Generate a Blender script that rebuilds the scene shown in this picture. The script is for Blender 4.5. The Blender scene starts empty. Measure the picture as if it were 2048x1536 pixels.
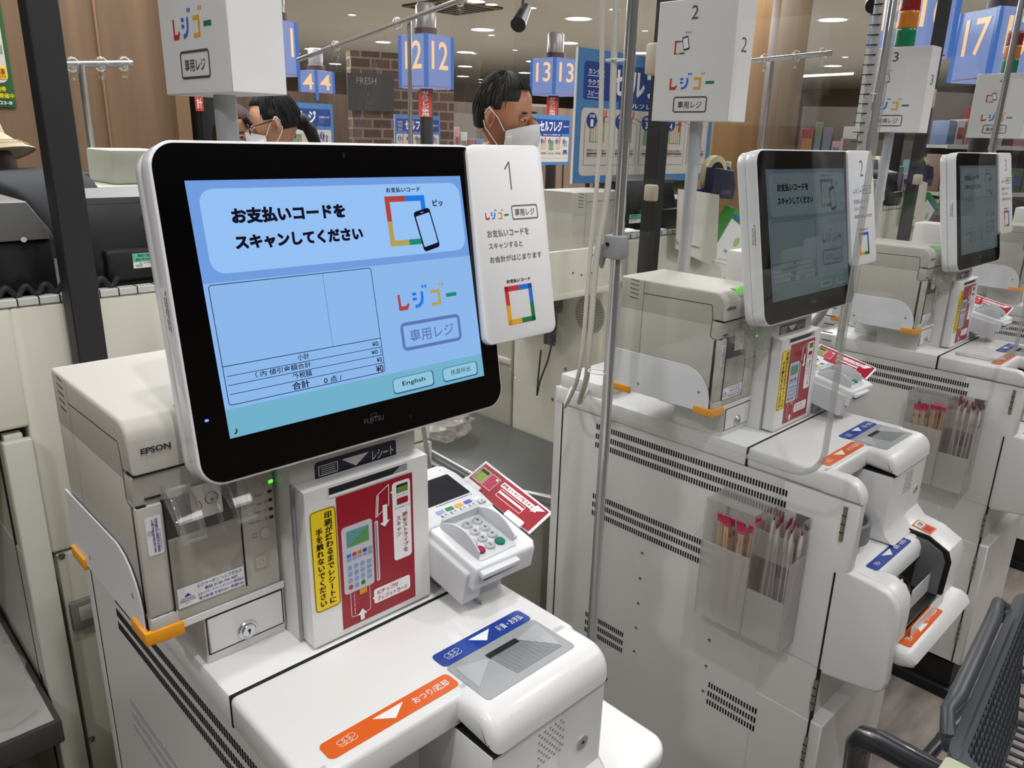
import bpy, bmesh, math, random
from mathutils import Vector, Matrix

random.seed(7)
SC = bpy.context.scene
COL = SC.collection
PI = math.pi

# ------------------------------------------------------------------ camera
F_PX, YAW, PITCH, ROLL = 1553.0, math.radians(44.411), math.radians(17.69), math.radians(1.495)
EYE = Vector((0, 0, 1.5))
_f = Vector((math.sin(YAW) * math.cos(PITCH), math.cos(YAW) * math.cos(PITCH), -math.sin(PITCH)))
_r = Vector((math.cos(YAW), -math.sin(YAW), 0))
_u = _r.cross(_f)
_r, _u = math.cos(ROLL) * _r + math.sin(ROLL) * _u, -math.sin(ROLL) * _r + math.cos(ROLL) * _u
cam = bpy.data.cameras.new('camera')
cam.sensor_width = 36.0
cam.lens = F_PX / 2048 * 36.0
cam.clip_start = 0.02
cam_o = bpy.data.objects.new('camera', cam)
COL.objects.link(cam_o)
M3 = Matrix((_r, _u, -_f)).transposed()
cam_o.matrix_world = Matrix.Translation(EYE) @ M3.to_4x4()
SC.camera = cam_o

def at(px, py, ax, val):
    """point of the photograph (2048x1536) on the world plane ax = val"""
    v = _f + (px - 1024) / F_PX * _r - (py - 768) / F_PX * _u
    i = 'xyz'.index(ax)
    t = (val - EYE[i]) / v[i]
    return EYE + v * t

# ------------------------------------------------------------------ world, light, exposure
W = bpy.data.worlds.new('store_air')
SC.world = W
W.use_nodes = True
W.node_tree.nodes['Background'].inputs[0].default_value = (1.0, 0.98, 0.96, 1)
W.node_tree.nodes['Background'].inputs[1].default_value = 0.22
SC.view_settings.view_transform = 'Standard'
SC.view_settings.look = 'None'
SC.view_settings.exposure = 0.0
SC.view_settings.gamma = 1.0
SC.view_settings.use_curve_mapping = False
SC.cycles.transparent_max_bounces = 24
SC.cycles.max_bounces = 8
SC.cycles.use_denoising = True

CEIL = 3.2
def spot(name, loc, aim, power, size=0.05, angle=70, blend=0.5, col=(0.99, 0.99, 1.0)):
    l = bpy.data.lights.new(name, 'SPOT')
    l.energy = power; l.shadow_soft_size = size; l.spot_size = math.radians(angle); l.spot_blend = blend; l.color = col
    o = bpy.data.objects.new(name, l); COL.objects.link(o)
    o.location = loc
    o.rotation_euler = (Vector(aim) - Vector(loc)).to_track_quat('-Z', 'Y').to_euler()
def area(name, loc, sx, sy, power, rotz=0, col=(0.98, 0.99, 1.0), aim=None):
    l = bpy.data.lights.new(name, 'AREA')
    l.shape = 'RECTANGLE'; l.size = sx; l.size_y = sy; l.energy = power; l.color = col
    o = bpy.data.objects.new(name, l); COL.objects.link(o)
    o.location = loc; o.rotation_euler = (0, 0, rotz)
    if aim is not None:
        o.rotation_euler = (Vector(aim) - Vector(loc)).to_track_quat('-Z', 'Y').to_euler()
spot('overhead_spot', (0.10, -0.35, 3.1), (0.95, 0.72, 0.9), 56, 0.04, 75)
spot('overhead_spot', (1.95, -0.55, 3.1), (1.7, 0.9, 1.0), 46, 0.05, 80)
spot('overhead_spot', (0.75, 1.9, 3.1), (0.75, 0.9, 1.0), 21, 0.05, 70)
spot('overhead_spot', (3.0, 1.6, 3.1), (2.5, 0.8, 1.0), 40, 0.05, 80)
spot('overhead_spot', (1.3, 2.6, 3.1), (1.3, 2.0, 0.9), 70, 0.08, 90)
spot('overhead_spot', (0.35, 0.35, 3.1), (0.25, 1.35, 0.9), 40, 0.05, 60)  # added lamp, aimed to brighten the cream lane front
spot('overhead_spot', (-1.4, 0.15, 3.1), (0.22, 0.85, 0.65), 55, 0.06, 50)  # lamp put in to lift the nearest kiosk's left side
area('ceiling_fill', (-2.2, 1.0, 3.15), 1.2, 1.2, 18)  # these areas are unseen fill at ceiling height, added to light the store
area('ceiling_fill', (-0.6, -1.6, 3.15), 1.2, 1.2, 12)
area('ceiling_fill', (1.8, -1.8, 3.15), 1.2, 1.2, 18)
area('ceiling_fill', (4.2, -0.8, 3.15), 1.6, 1.2, 40)
area('ceiling_fill', (0.6, 3.2, 3.15), 2.0, 1.2, 50)
area('ceiling_fill', (2.8, 3.6, 3.15), 2.0, 1.2, 60)
area('ceiling_fill', (6.0, 3.5, 3.15), 2.4, 1.6, 120)
area('ceiling_fill', (4.5, 8.5, 3.15), 4.0, 3.0, 340)
area('ceiling_fill', (10.0, 6.5, 3.15), 4.0, 3.0, 380)
area('ceiling_fill', (11.0, 2.0, 3.15), 4.0, 3.0, 260)
area('ceiling_fill', (9.0, 13.0, 3.15), 5.0, 4.0, 460)
area('ceiling_fill', (17.0, 8.0, 3.15), 5.0, 4.0, 460)

# ------------------------------------------------------------------ materials
def lin(c):
    return tuple(((x / 255) / 12.92 if x / 255 <= 0.04045 else ((x / 255 + 0.055) / 1.055) ** 2.4) for x in c) + (1,)
_mc = {}
def mat(name, col, rough=0.45, metal=0.0, coat=0.0, noise=0.03, nscale=60, bump=0.0, emit=0.0, spec=0.5):
    if name in _mc: return _mc[name]
    m = bpy.data.materials.new(name); m.use_nodes = True
    nt = m.node_tree; b = nt.nodes['Principled BSDF']
    c = lin(col)
    b.inputs['Base Color'].default_value = c
    b.inputs['Roughness'].default_value = rough
    b.inputs['Metallic'].default_value = metal
    b.inputs['Coat Weight'].default_value = coat
    b.inputs['Specular IOR Level'].default_value = spec
    if noise or bump:
        tc = nt.nodes.new('ShaderNodeTexCoord'); nz = nt.nodes.new('ShaderNodeTexNoise')
        nz.inputs['Scale'].default_value = nscale; nz.inputs['Detail'].default_value = 3
        nt.links.new(tc.outputs['Object'], nz.inputs['Vector'])
        if noise:
            mx = nt.nodes.new('ShaderNodeMix'); mx.data_type = 'RGBA'
            mx.inputs['A'].default_value = tuple(x * (1 - noise) for x in c[:3]) + (1,)
            mx.inputs['B'].default_value = tuple(min(1, x * (1 + noise)) for x in c[:3]) + (1,)
            nt.links.new(nz.outputs['Fac'], mx.inputs['Factor'])
            nt.links.new(mx.outputs['Result'], b.inputs['Base Color'])
        if bump:
            bp = nt.nodes.new('ShaderNodeBump'); bp.inputs['Strength'].default_value = bump; bp.inputs['Distance'].default_value = 0.002
            nt.links.new(nz.outputs['Fac'], bp.inputs['Height']); nt.links.new(bp.outputs['Normal'], b.inputs['Normal'])
    if emit:
        b.inputs['Emission Color'].default_value = c
        b.inputs['Emission Strength'].default_value = emit
    _mc[name] = m
    return m
def glow(name, col, s=1.0):
    """something that gives off light: a lit display, lamp or sign"""
    if name in _mc: return _mc[name]
    m = bpy.data.materials.new(name); m.use_nodes = True
    nt = m.node_tree; nt.nodes.remove(nt.nodes['Principled BSDF'])
    e = nt.nodes.new('ShaderNodeEmission'); e.inputs[0].default_value = lin(col); e.inputs[1].default_value = s
    g = nt.nodes.new('ShaderNodeBsdfGlossy'); g.inputs['Roughness'].default_value = 0.12; g.inputs['Color'].default_value = (0.04, 0.04, 0.04, 1)
    a = nt.nodes.new('ShaderNodeAddShader')
    nt.links.new(e.outputs[0], a.inputs[0]); nt.links.new(g.outputs[0], a.inputs[1])
    nt.links.new(a.outputs[0], nt.nodes['Material Output'].inputs[0])
    _mc[name] = m
    return m
def clear(name, tint=(0.985, 0.99, 0.99), frost=0.0, ior=1.45, rough=0.02, frost_col=(0.85, 0.84, 0.82)):
    if name in _mc: return _mc[name]
    m = bpy.data.materials.new(name); m.use_nodes = True
    nt = m.node_tree; nt.nodes.remove(nt.nodes['Principled BSDF'])
    t = nt.nodes.new('ShaderNodeBsdfTransparent'); t.inputs[0].default_value = tint + (1,)
    g = nt.nodes.new('ShaderNodeBsdfGlossy'); g.inputs['Roughness'].default_value = rough
    lw = nt.nodes.new('ShaderNodeLayerWeight'); lw.inputs['Blend'].default_value = 0.5
    pw = nt.nodes.new('ShaderNodeMath'); pw.operation = 'POWER'; pw.inputs[1].default_value = 5.0
    f0 = ((ior - 1) / (ior + 1)) ** 2
    fr = nt.nodes.new('ShaderNodeMath'); fr.operation = 'MULTIPLY_ADD'; fr.inputs[1].default_value = 1 - f0; fr.inputs[2].default_value = f0
    nt.links.new(lw.outputs['Facing'], pw.inputs[0]); nt.links.new(pw.outputs[0], fr.inputs[0])
    mx = nt.nodes.new('ShaderNodeMixShader')
    src = t.outputs[0]
    if frost:
        d = nt.nodes.new('ShaderNodeBsdfDiffuse'); d.inputs[0].default_value = frost_col + (1,)
        m2 = nt.nodes.new('ShaderNodeMixShader'); m2.inputs[0].default_value = frost
        nt.links.new(t.outputs[0], m2.inputs[1]); nt.links.new(d.outputs[0], m2.inputs[2]); src = m2.outputs[0]
    nt.links.new(fr.outputs[0], mx.inputs[0]); nt.links.new(src, mx.inputs[1]); nt.links.new(g.outputs[0], mx.inputs[2])
    nt.links.new(mx.outputs[0], nt.nodes['Material Output'].inputs[0])
    _mc[name] = m
    return m
def wood(name, c1, c2, scale=6.0):
    if name in _mc: return _mc[name]
    m = bpy.data.materials.new(name); m.use_nodes = True
    nt = m.node_tree; b = nt.nodes['Principled BSDF']; b.inputs['Roughness'].default_value = 0.5
    tc = nt.nodes.new('ShaderNodeTexCoord'); mp = nt.nodes.new('ShaderNodeMapping')
    mp.inputs['Scale'].default_value = (scale * 4, scale * 4, scale * 0.25)
    nz = nt.nodes.new('ShaderNodeTexNoise'); nz.inputs['Scale'].default_value = 2.2; nz.inputs['Detail'].default_value = 7; nz.inputs['Distortion'].default_value = 0.6
    rp = nt.nodes.new('ShaderNodeValToRGB'); rp.color_ramp.elements[0].color = lin(c1); rp.color_ramp.elements[1].color = lin(c2)
    rp.color_ramp.elements[0].position = 0.3; rp.color_ramp.elements[1].position = 0.7
    nt.links.new(tc.outputs['Object'], mp.inputs[0]); nt.links.new(mp.outputs[0], nz.inputs['Vector'])
    nt.links.new(nz.outputs['Fac'], rp.inputs[0]); nt.links.new(rp.outputs[0], b.inputs['Base Color'])
    _mc[name] = m
    return m
def brick(name):
    if name in _mc: return _mc[name]
    m = bpy.data.materials.new(name); m.use_nodes = True
    nt = m.node_tree; b = nt.nodes['Principled BSDF']; b.inputs['Roughness'].default_value = 0.85
    tc = nt.nodes.new('ShaderNodeTexCoord'); mp = nt.nodes.new('ShaderNodeMapping')
    mp.inputs['Rotation'].default_value = (PI / 2, 0, 0)
    bk = nt.nodes.new('ShaderNodeTexBrick'); bk.inputs['Scale'].default_value = 2.6
    bk.inputs['Color1'].default_value = lin((104, 74, 56)); bk.inputs['Color2'].default_value = lin((62, 44, 36)); bk.inputs['Mortar'].default_value = lin((134, 122, 106))
    bk.inputs['Mortar Size'].default_value = 0.025; bk.inputs['Bias'].default_value = -0.2
    nt.links.new(tc.outputs['Object'], mp.inputs[0]); nt.links.new(mp.outputs[0], bk.inputs['Vector'])
    nt.links.new(bk.outputs['Color'], b.inputs['Base Color'])
    _mc[name] = m
    return m
def floor_mat(name):
    m = bpy.data.materials.new(name); m.use_nodes = True
    nt = m.node_tree; b = nt.nodes['Principled BSDF']; b.inputs['Roughness'].default_value = 0.38
    tc = nt.nodes.new('ShaderNodeTexCoord'); mp = nt.nodes.new('ShaderNodeMapping'); mp.inputs['Scale'].default_value = (3, 14, 3)
    nz = nt.nodes.new('ShaderNodeTexNoise'); nz.inputs['Scale'].default_value = 1.6; nz.inputs['Detail'].default_value = 8
    rp = nt.nodes.new('ShaderNodeValToRGB'); rp.color_ramp.elements[0].color = lin((118, 108, 102)); rp.color_ramp.elements[1].color = lin((172, 162, 154))
    rp.color_ramp.elements[0].position = 0.3; rp.color_ramp.elements[1].position = 0.7
    nt.links.new(tc.outputs['Object'], mp.inputs[0]); nt.links.new(mp.outputs[0], nz.inputs['Vector'])
    nt.links.new(nz.outputs['Fac'], rp.inputs[0]); nt.links.new(rp.outputs[0], b.inputs['Base Color'])
    return m

KW = mat('white_powder_coat', (226, 225, 222), 0.38, noise=0.012, nscale=300, bump=0.03)
KW2 = mat('white_moulded_plastic', (232, 231, 229), 0.28, noise=0.01)
GAP = mat('dark_gap', (18, 18, 20), 0.8, noise=0)
VENT = mat('vent_slot_black', (14, 14, 16), 0.9, noise=0)
BEIGE = mat('printer_grey_beige', (192, 188, 178), 0.5, noise=0.015, nscale=400, bump=0.05)
BEIGE2 = mat('printer_darker_beige', (166, 162, 151), 0.55, noise=0.015)
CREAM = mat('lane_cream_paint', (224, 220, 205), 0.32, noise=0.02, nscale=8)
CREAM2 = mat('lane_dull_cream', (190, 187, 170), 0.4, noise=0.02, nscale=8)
BLACK = mat('black_plastic', (20, 20, 22), 0.4, noise=0.05)
SOFTBLACK = mat('black_powder_coat', (34, 34, 35), 0.55, noise=0.05, nscale=400)
GLASS_BLACK = mat('black_glass_bezel', (3, 3, 5), 0.09, noise=0)
CHROME = mat('chrome', (214, 215, 217), 0.2, metal=0.82, noise=0)
STEEL = mat('brushed_steel', (150, 149, 146), 0.28, metal=1.0, noise=0.06, nscale=20)
DARKSTEEL = mat('dark_steel_top', (96, 97, 95), 0.4, metal=0.3, noise=0.05, nscale=10)
HINGE = mat('hinge_metal', (150, 142, 126), 0.45, metal=0.5, noise=0.05)
ORANGEP = mat('orange_corner_guard', (240, 160, 18), 0.45, noise=0.03)
GREYP = mat('grey_plastic', (150, 152, 154), 0.45, noise=0.02)
POLEGREY = mat('grey_painted_pole', (170, 172, 173), 0.42, noise=0.02)
INKB = mat('ink_black', (22, 22, 24), 0.6, noise=0)
INKG = mat('ink_grey', (98, 98, 100), 0.6, noise=0)
INKW = mat('ink_white', (240, 240, 240), 0.5, noise=0)
INKBLUE = mat('ink_violet_blue', (58, 58, 140), 0.6, noise=0)
RED = mat('sticker_crimson', (156, 14, 36), 0.35, noise=0.02)
YEL = mat('sticker_yellow', (246, 214, 20), 0.4, noise=0.01)
LBLUE = mat('label_blue', (24, 62, 150), 0.35, noise=0.01)
LORANGE = mat('label_orange', (226, 98, 28), 0.35, noise=0.01)
PAPER = mat('white_print_board', (232, 230, 228), 0.55, noise=0.01)
PR = mat('print_red', (204, 44, 40), 0.5, noise=0); PB = mat('print_blue', (30, 110, 220), 0.5, noise=0)
PY = mat('print_amber', (232, 168, 40), 0.5, noise=0); PG = mat('print_green', (20, 120, 70), 0.5, noise=0)
ACR = clear('clear_acrylic')
ACR_EDGE = clear('acrylic_edge_trim', (0.80, 0.81, 0.79), 0.25, 1.5, 0.08, (0.78, 0.78, 0.75))
SMOKE = clear('hazy_acrylic', (0.955, 0.95, 0.945), 0.12, 1.45, 0.12, (0.80, 0.79, 0.77))
FROST = clear('frosted_acrylic', (0.95, 0.945, 0.94), 0.30, 1.45, 0.2, (0.80, 0.79, 0.77))
CLEARP = clear('clear_moulded_plastic', (0.96, 0.96, 0.95), 0.05, 1.75, 0.04)

# ------------------------------------------------------------------ mesh builder
_tc = {}
def text_geo(s, bold=0.0, vertical=False):
    key = (s, bold)
    if key in _tc: return _tc[key]
    c = bpy.data.curves.new('lettering', 'FONT'); c.body = s; c.resolution_u = 3; c.offset = bold
    o = bpy.data.objects.new('lettering', c); COL.objects.link(o)
    dg = bpy.context.evaluated_depsgraph_get()
    ev = o.evaluated_get(dg); m = ev.to_mesh()
    vs = [(v.co.x, v.co.y) for v in m.vertices]; fs = [tuple(p.vertices) for p in m.polygons]
    ev.to_mesh_clear(); bpy.data.objects.remove(o); bpy.data.curves.remove(c)
    _tc[key] = (vs, fs)
    return vs, fs

class MB:
    def __init__(s, M=None):
        s.v = []; s.f = []; s.mi = []; s.mats = []; s.M = M or Matrix.Identity(4)
    def slot(s, m):
        if m not in s.mats: s.mats.append(m)
        return s.mats.index(m)
    def add(s, vs, fs, m):
        k = s.slot(m); n = len(s.v)
        s.v += [s.M @ Vector(v) for v in vs]
        s.f += [tuple(i + n for i in f) for f in fs]
        s.mi += [k] * len(fs)
        return s
    def bm(s, b, m):
        b.verts.index_update()
        s.add([v.co.copy() for v in b.verts], [[v.index for v in f.verts] for f in b.faces], m); b.free()
        return s
    def box(s, x0, x1, y0, y1, z0, z1, m, r=0.0, seg=2):
        b = bmesh.new(); bmesh.ops.create_cube(b, size=1)
        for v in b.verts:
            v.co = Vector((x1 if v.co.x > 0 else x0, y1 if v.co.y > 0 else y0, z1 if v.co.z > 0 else z0))
        if r: bmesh.ops.bevel(b, geom=b.edges[:], offset=r, segments=seg, affect='EDGES', profile=0.5)
        return s.bm(b, m)
    def prism(s, pts, ax, a0, a1, m, r=0.0, seg=2):
        """polygon pts in the plane across axis ax ('x': (y,z), 'y': (x,z), 'z': (x,y)), extruded a0..a1"""
        def P(p, a):
            return Vector((a, p[0], p[1])) if ax == 'x' else Vector((p[0], a, p[1])) if ax == 'y' else Vector((p[0], p[1], a))
        b = bmesh.new()
        A = [b.verts.new(P(p, a0)) for p in pts]; B = [b.verts.new(P(p, a1)) for p in pts]
        n = len(pts)
        fa = b.faces.new(A); fb = b.faces.new(B)
        for i in range(n): b.faces.new((A[i], A[(i + 1) % n], B[(i + 1) % n], B[i]))
        bmesh.ops.recalc_face_normals(b, faces=b.faces[:])
        if r:
            es = [e for e in b.edges if (e.verts[0] in A and e.verts[1] in A) or (e.verts[0] in B and e.verts[1] in B)]
            bmesh.ops.bevel(b, geom=es, offset=r, segments=seg, affect='EDGES', profile=0.5)
        return s.bm(b, m)
    def tube(s, pts, r, m, n=10, closed=False, taper=None):
        pts = [Vector(p) for p in pts]; k = len(pts); vs = []; fs = []
        up = None
        for i, p in enumerate(pts):
            a = pts[(i - 1) % k] if (closed or i) else p; b = pts[(i + 1) % k] if (closed or i < k - 1) else p
            d = (b - a).normalized()
            if up is None:
                up = Vector((0, 0, 1)) if abs(d.z) < 0.9 else Vector((1, 0, 0))
            x = (up - d * up.dot(d)).normalized(); up = x; y = d.cross(x)
            rr = r if taper is None else taper[i]
            for j in range(n):
                t = 2 * PI * j / n; vs.append(p + (x * math.cos(t) + y * math.sin(t)) * rr)
        for i in range(k if closed else k - 1):
            for j in range(n):
                fs.append((i * n + j, i * n + (j + 1) % n, ((i + 1) % k) * n + (j + 1) % n, ((i + 1) % k) * n + j))
        if not closed:
            fs.append(tuple(range(n))[::-1]); fs.append(tuple((k - 1) * n + j for j in range(n)))
        return s.add(vs, fs, m)
    def lathe(s, prof, org, m, n=32, axis=(0, 0, 1)):
        q = Vector((0, 0, 1)).rotation_difference(Vector(axis)).to_matrix()
        vs = []; fs = []; o = Vector(org); k = len(prof)
        for r, z in prof:
            for j in range(n):
                t = 2 * PI * j / n; vs.append(o + q @ Vector((r * math.cos(t), r * math.sin(t), z)))
        for i in range(k - 1):
            for j in range(n): fs.append((i * n + j, i * n + (j + 1) % n, (i + 1) * n + (j + 1) % n, (i + 1) * n + j))
        if prof[0][0] > 1e-6: fs.append(tuple(range(n))[::-1])
        if prof[-1][0] > 1e-6: fs.append(tuple((k - 1) * n + j for j in range(n)))
        return s.add(vs, fs, m)
    def disc(s, c, r, axis, h, m, n=24):
        return s.lathe([(r, 0), (r, h)], c, m, n, axis)
    def ell(s, c, rad, m, u=24, w=14, warp=None):
        vs = []; fs = []
        for i in range(w + 1):
            th = PI * i / w
            for j in range(u):
                ph = 2 * PI * j / u
                d = Vector((math.sin(th) * math.cos(ph), math.sin(th) * math.sin(ph), math.cos(th)))
                p = Vector((d.x * rad[0], d.y * rad[1], d.z * rad[2]))
                if warp: p = warp(p, d)
                vs.append(Vector(c) + p)
        for i in range(w):
            for j in range(u): fs.append((i * u + j, (i + 1) * u + j, (i + 1) * u + (j + 1) % u, i * u + (j + 1) % u))
        return s.add(vs, fs, m)
    # ---- flat printing on the plane z = h of this builder's own frame M (x right, y up)
    def poly(s, pts, m, h=0.0):
        b = bmesh.new(); vs = [b.verts.new((p[0], p[1], h)) for p in pts]; f = b.faces.new(vs)
        f.normal_update()
        if f.normal.z < 0: f.normal_flip()
        bmesh.ops.triangulate(b, faces=b.faces[:])
        return s.bm(b, m)
    def rect(s, x0, y0, x1, y1, m, h=0.0, r=0.0):
        return s.poly(rrect(x0, y0, x1, y1, r), m, h)
    def frame(s, x0, y0, x1, y1, w, m, h=0.0, r=0.0):
        a = rrect(x0, y0, x1, y1, r) if r else rrect(x0, y0, x1, y1, 1e-5); b = rrect(x0 + w, y0 + w, x1 - w, y1 - w, max(1e-5, r - w))
        return s.ring(a, b, m, h)
    def ring(s, a, b, m, h=0.0):
        n = len(a)
        return s.add([(p[0], p[1], h) for p in a] + [(p[0], p[1], h) for p in b],
                     [(i, (i + 1) % n, n + (i + 1) % n, n + i) for i in range(n)], m)
    def line(s, pts, w, m, h=0.0):
        for (ax_, ay), (bx, by) in zip(pts, pts[1:]):
            d = Vector((bx - ax_, by - ay)); L = d.length
            if L < 1e-9: continue
            nx, ny = -d.y / L * w / 2, d.x / L * w / 2
            s.add([(ax_ - nx, ay - ny, h), (bx - nx, by - ny, h), (bx + nx, by + ny, h), (ax_ + nx, ay + ny, h)], [(0, 1, 2, 3)], m)
        return s
    def loop(s, cx, cy, rx, ry, w, m, h=0.0, n=20, a0=0, a1=2 * PI, tilt=0.0):
        a = []; 
        for i in range(n + 1):
            t = a0 + (a1 - a0) * i / n; x, y = rx * math.cos(t), ry * math.sin(t)
            a.append((cx + x * math.cos(tilt) - y * math.sin(tilt), cy + x * math.sin(tilt) + y * math.cos(tilt)))
        return s.line(a, w, m, h)
    def oval(s, cx, cy, rx, ry, m, h=0.0, n=20):
        return s.poly([(cx + rx * math.cos(2 * PI * i / n), cy + ry * math.sin(2 * PI * i / n)) for i in range(n)], m, h)
    def text(s, t, x0, y0, x1, y1, m, h=0.0, bold=0.012, rot=0.0, shear=0.0):
        """lettering fitted to a rectangle; rot turns it about the rectangle's centre"""
        vs, fs = text_geo(t, bold)
        xs = [v[0] for v in vs]; ys = [v[1] for v in vs]
        a, b_, c, d = min(xs), max(xs), min(ys), max(ys)
        cx, cy = (x0 + x1) / 2, (y0 + y1) / 2; out = []
        for x, y in vs:
            X = (x - (a + b_) / 2) / (b_ - a) * (x1 - x0); Y = (y - (c + d) / 2) / max(1e-6, d - c) * (y1 - y0)
            X += shear * Y
            out.append((cx + X * math.cos(rot) - Y * math.sin(rot), cy + X * math.sin(rot) + Y * math.cos(rot), h))
        return s.add(out, fs, m)
    def vtext(s, t, x0, x1, y_top, y_bot, m, h=0.0, bold=0.015):
        """Japanese column, top to bottom"""
        n = len(t); cw = x1 - x0; ch = (y_top - y_bot) / n
        for i, g in enumerate(t):
            if g == ' ': continue
            vs, fs = text_geo(g, bold); oy = y_top - (i + 1) * ch; out = []
            for x, y in vs:
                x, y = x / 1.0, (y + 0.12)
                if g == 'ー': x, y = 0.5 - (y - 0.5), 0.5 + (x - 0.5) * 0.95
                out.append((x0 + x * cw, oy + y * ch, h))
            s.add(out, fs, m)
        return s
    def obj(s, name, parent=None, loc=None, sharp=38):
        if loc is None:
            if parent is None:
                xs = [v.x for v in s.v]; ys = [v.y for v in s.v]
                loc = Vector(((min(xs) + max(xs)) / 2, (min(ys) + max(ys)) / 2, min(v.z for v in s.v)))
            else: loc = None
        base = origin(parent) if parent else Vector(loc)
        me = bpy.data.meshes.new(name)
        me.from_pydata([v - base for v in s.v], [], s.f)
        for m in s.mats: me.materials.append(m)
        me.polygons.foreach_set('material_index', s.mi)
        me.polygons.foreach_set('use_smooth', [True] * len(s.f))
        me.update()
        me.set_sharp_from_angle(angle=math.radians(sharp))
        o = bpy.data.objects.new(name, me); COL.objects.link(o)
        if parent: o.parent = parent
        else: o.location = base
        return o
def origin(o):
    p = Vector((0, 0, 0))
    while o: p += o.location; o = o.parent
    return p
def rrect(x0, y0, x1, y1, r=0.0, n=5):
    if r <= 0: return [(x0, y0), (x1, y0), (x1, y1), (x0, y1)]
    out = []
    for cx, cy, a in ((x1 - r, y0 + r, -PI / 2), (x1 - r, y1 - r, 0), (x0 + r, y1 - r, PI / 2), (x0 + r, y0 + r, PI)):
        for i in range(n + 1):
            t = a + PI / 2 * i / n; out.append((cx + r * math.cos(t), cy + r * math.sin(t)))
    return out
def frame_at(o, u, v):
    u = Vector(u).normalized(); v = Vector(v); v = (v - u * v.dot(u)).normalized(); n = u.cross(v)
    return Matrix.Translation(Vector(o)) @ Matrix((u, v, n)).transposed().to_4x4()
def thing(name, label, cat, loc, group=None):
    o = bpy.data.objects.new(name, None); COL.objects.link(o)
    o.empty_display_size = 0.05
    o.location = loc
    return tag(o, label, cat, group)
def tag(o, label, cat, group=None, kind=None):
    o['label'] = label; o['category'] = cat
    if group: o['group'] = group
    if kind: o['kind'] = kind
    return o
def struct(o):
    o['kind'] = 'structure'; return o
def kids(o): return [c for c in bpy.data.objects if c.parent == o]
def dup(root, d, label=None, group=None):
    r = root.copy(); COL.objects.link(r); r.location = root.location + Vector(d)
    if label: r['label'] = label
    if group: r['group'] = group
    for ch in CH.get(root.name, []):
        c = ch.copy(); COL.objects.link(c); c.parent = r; CH.setdefault(r.name, []).append(c)
        for g in CH.get(ch.name, []):
            e = g.copy(); COL.objects.link(e); e.parent = c; CH.setdefault(c.name, []).append(e)
    return r
CH = {}
def part(mb, name, parent, label=None):
    o = mb.obj(name, parent); CH.setdefault(parent.name, []).append(o)
    if label: o['label'] = label
    return o

# ================================================================== SETTING
def floor_and_room():
    f = MB(); f.box(-6, 26, -5, 22, -0.05, 0, floor_mat('vinyl_floor')); o = struct(f.obj('floor'))
    c = MB(); c.box(-6, 26, -5, 22, CEIL, CEIL + 0.05, mat('ceiling_paint', (184, 183, 170), 0.85, noise=0.03, nscale=2)); struct(c.obj('ceiling'))
    WALLW = wood('oak_wall_panel', (120, 96, 74), (140, 112, 86), 1.2)
    # wood panelled wall beyond the staffed lanes, upper left of the view
    w = MB(); a = at(-260, 150, 'y', 4.2); b = at(346, 150, 'y', 4.2)
    w.box(a.x, b.x, 4.2, 4.35, 0, CEIL, WALLW)
    sx = at(192, 60, 'y', 4.2).x
    struct(w.obj('wall_left'))
    t = MB(); t.tube([(sx, 4.193, 0.0), (sx, 4.193, CEIL)], 0.006, mat('wood_joint_strip', (150, 118, 84), 0.5)); struct(t.obj('trim_1'))
    t = MB(); t.box(b.x - 0.02, b.x + 0.05, 4.15, 4.36, 0, CEIL, mat('corner_trim', (132, 104, 76), 0.5)); struct(t.obj('trim_2'))
    # far walls that close the store
    wl = mat('far_wall_paint', (120, 104, 84), 0.8, noise=0.05, nscale=2)
    for nm, x0, x1, y0, y1 in (('wall_back', -6, 26, 21.9, 22), ('wall_right', 25.9, 26, -5, 22), ('wall_front', -6, 26, -5.1, -5), ('wall_far_left', -6.1, -6, -5, 22)):
        w = MB(); w.box(x0, x1, y0, y1, 0, CEIL, wl); struct(w.obj(nm))
    # wood facing, raised in brown to stand in for reflections on a vinyl sheet
    w = MB(); w.box(2.9, 9.0, 7.6, 7.7, 0, 1.88, wood('far_oak_reflection', (84, 66, 54), (116, 92, 74), 1.0)); struct(w.obj('wall_partition'))
floor_and_room()

# ================================================================== ONE KIOSK (lane 1), then its copies
PITCHX = 0.9765
NK = 4
OFF = [i * PITCHX for i in range(NK)]
ORD = ['1', '2', '3', '4']

def arc(cx, cz, r, a0, a1, n=6):
    return [(cx + r * math.cos(math.radians(a0 + (a1 - a0) * i / n)), cz + r * math.sin(math.radians(a0 + (a1 - a0) * i / n))) for i in range(n + 1)]

def coins(mb, x, y, s, m, h):
    for dx in (0.6, 0, -0.6):
        mb.loop(x + dx * s, y + 0.25 * s + dx * 0.1 * s, 0.42 * s, 0.30 * s, 0.05 * s, m, h, 16)
    for dx in (0.6, 0, -0.6):
        mb.loop(x + dx * s + 0.05 * s, y - 0.12 * s, 0.42 * s, 0.30 * s, 0.05 * s, m, h, 10, PI, 2 * PI)
def note_icon(mb, x, y, s, m, h):
    mb.frame(x - 0.55 * s, y - 0.4 * s, x + 0.45 * s, y + 0.35 * s, 0.07 * s, m, h)
    mb.oval(x - 0.05 * s, y, 0.2 * s, 0.16 * s, m, h)
    mb.line([(x + 0.45 * s, y - 0.1 * s), (x + 0.75 * s, y - 0.1 * s)], 0.16 * s, m, h)

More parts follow.
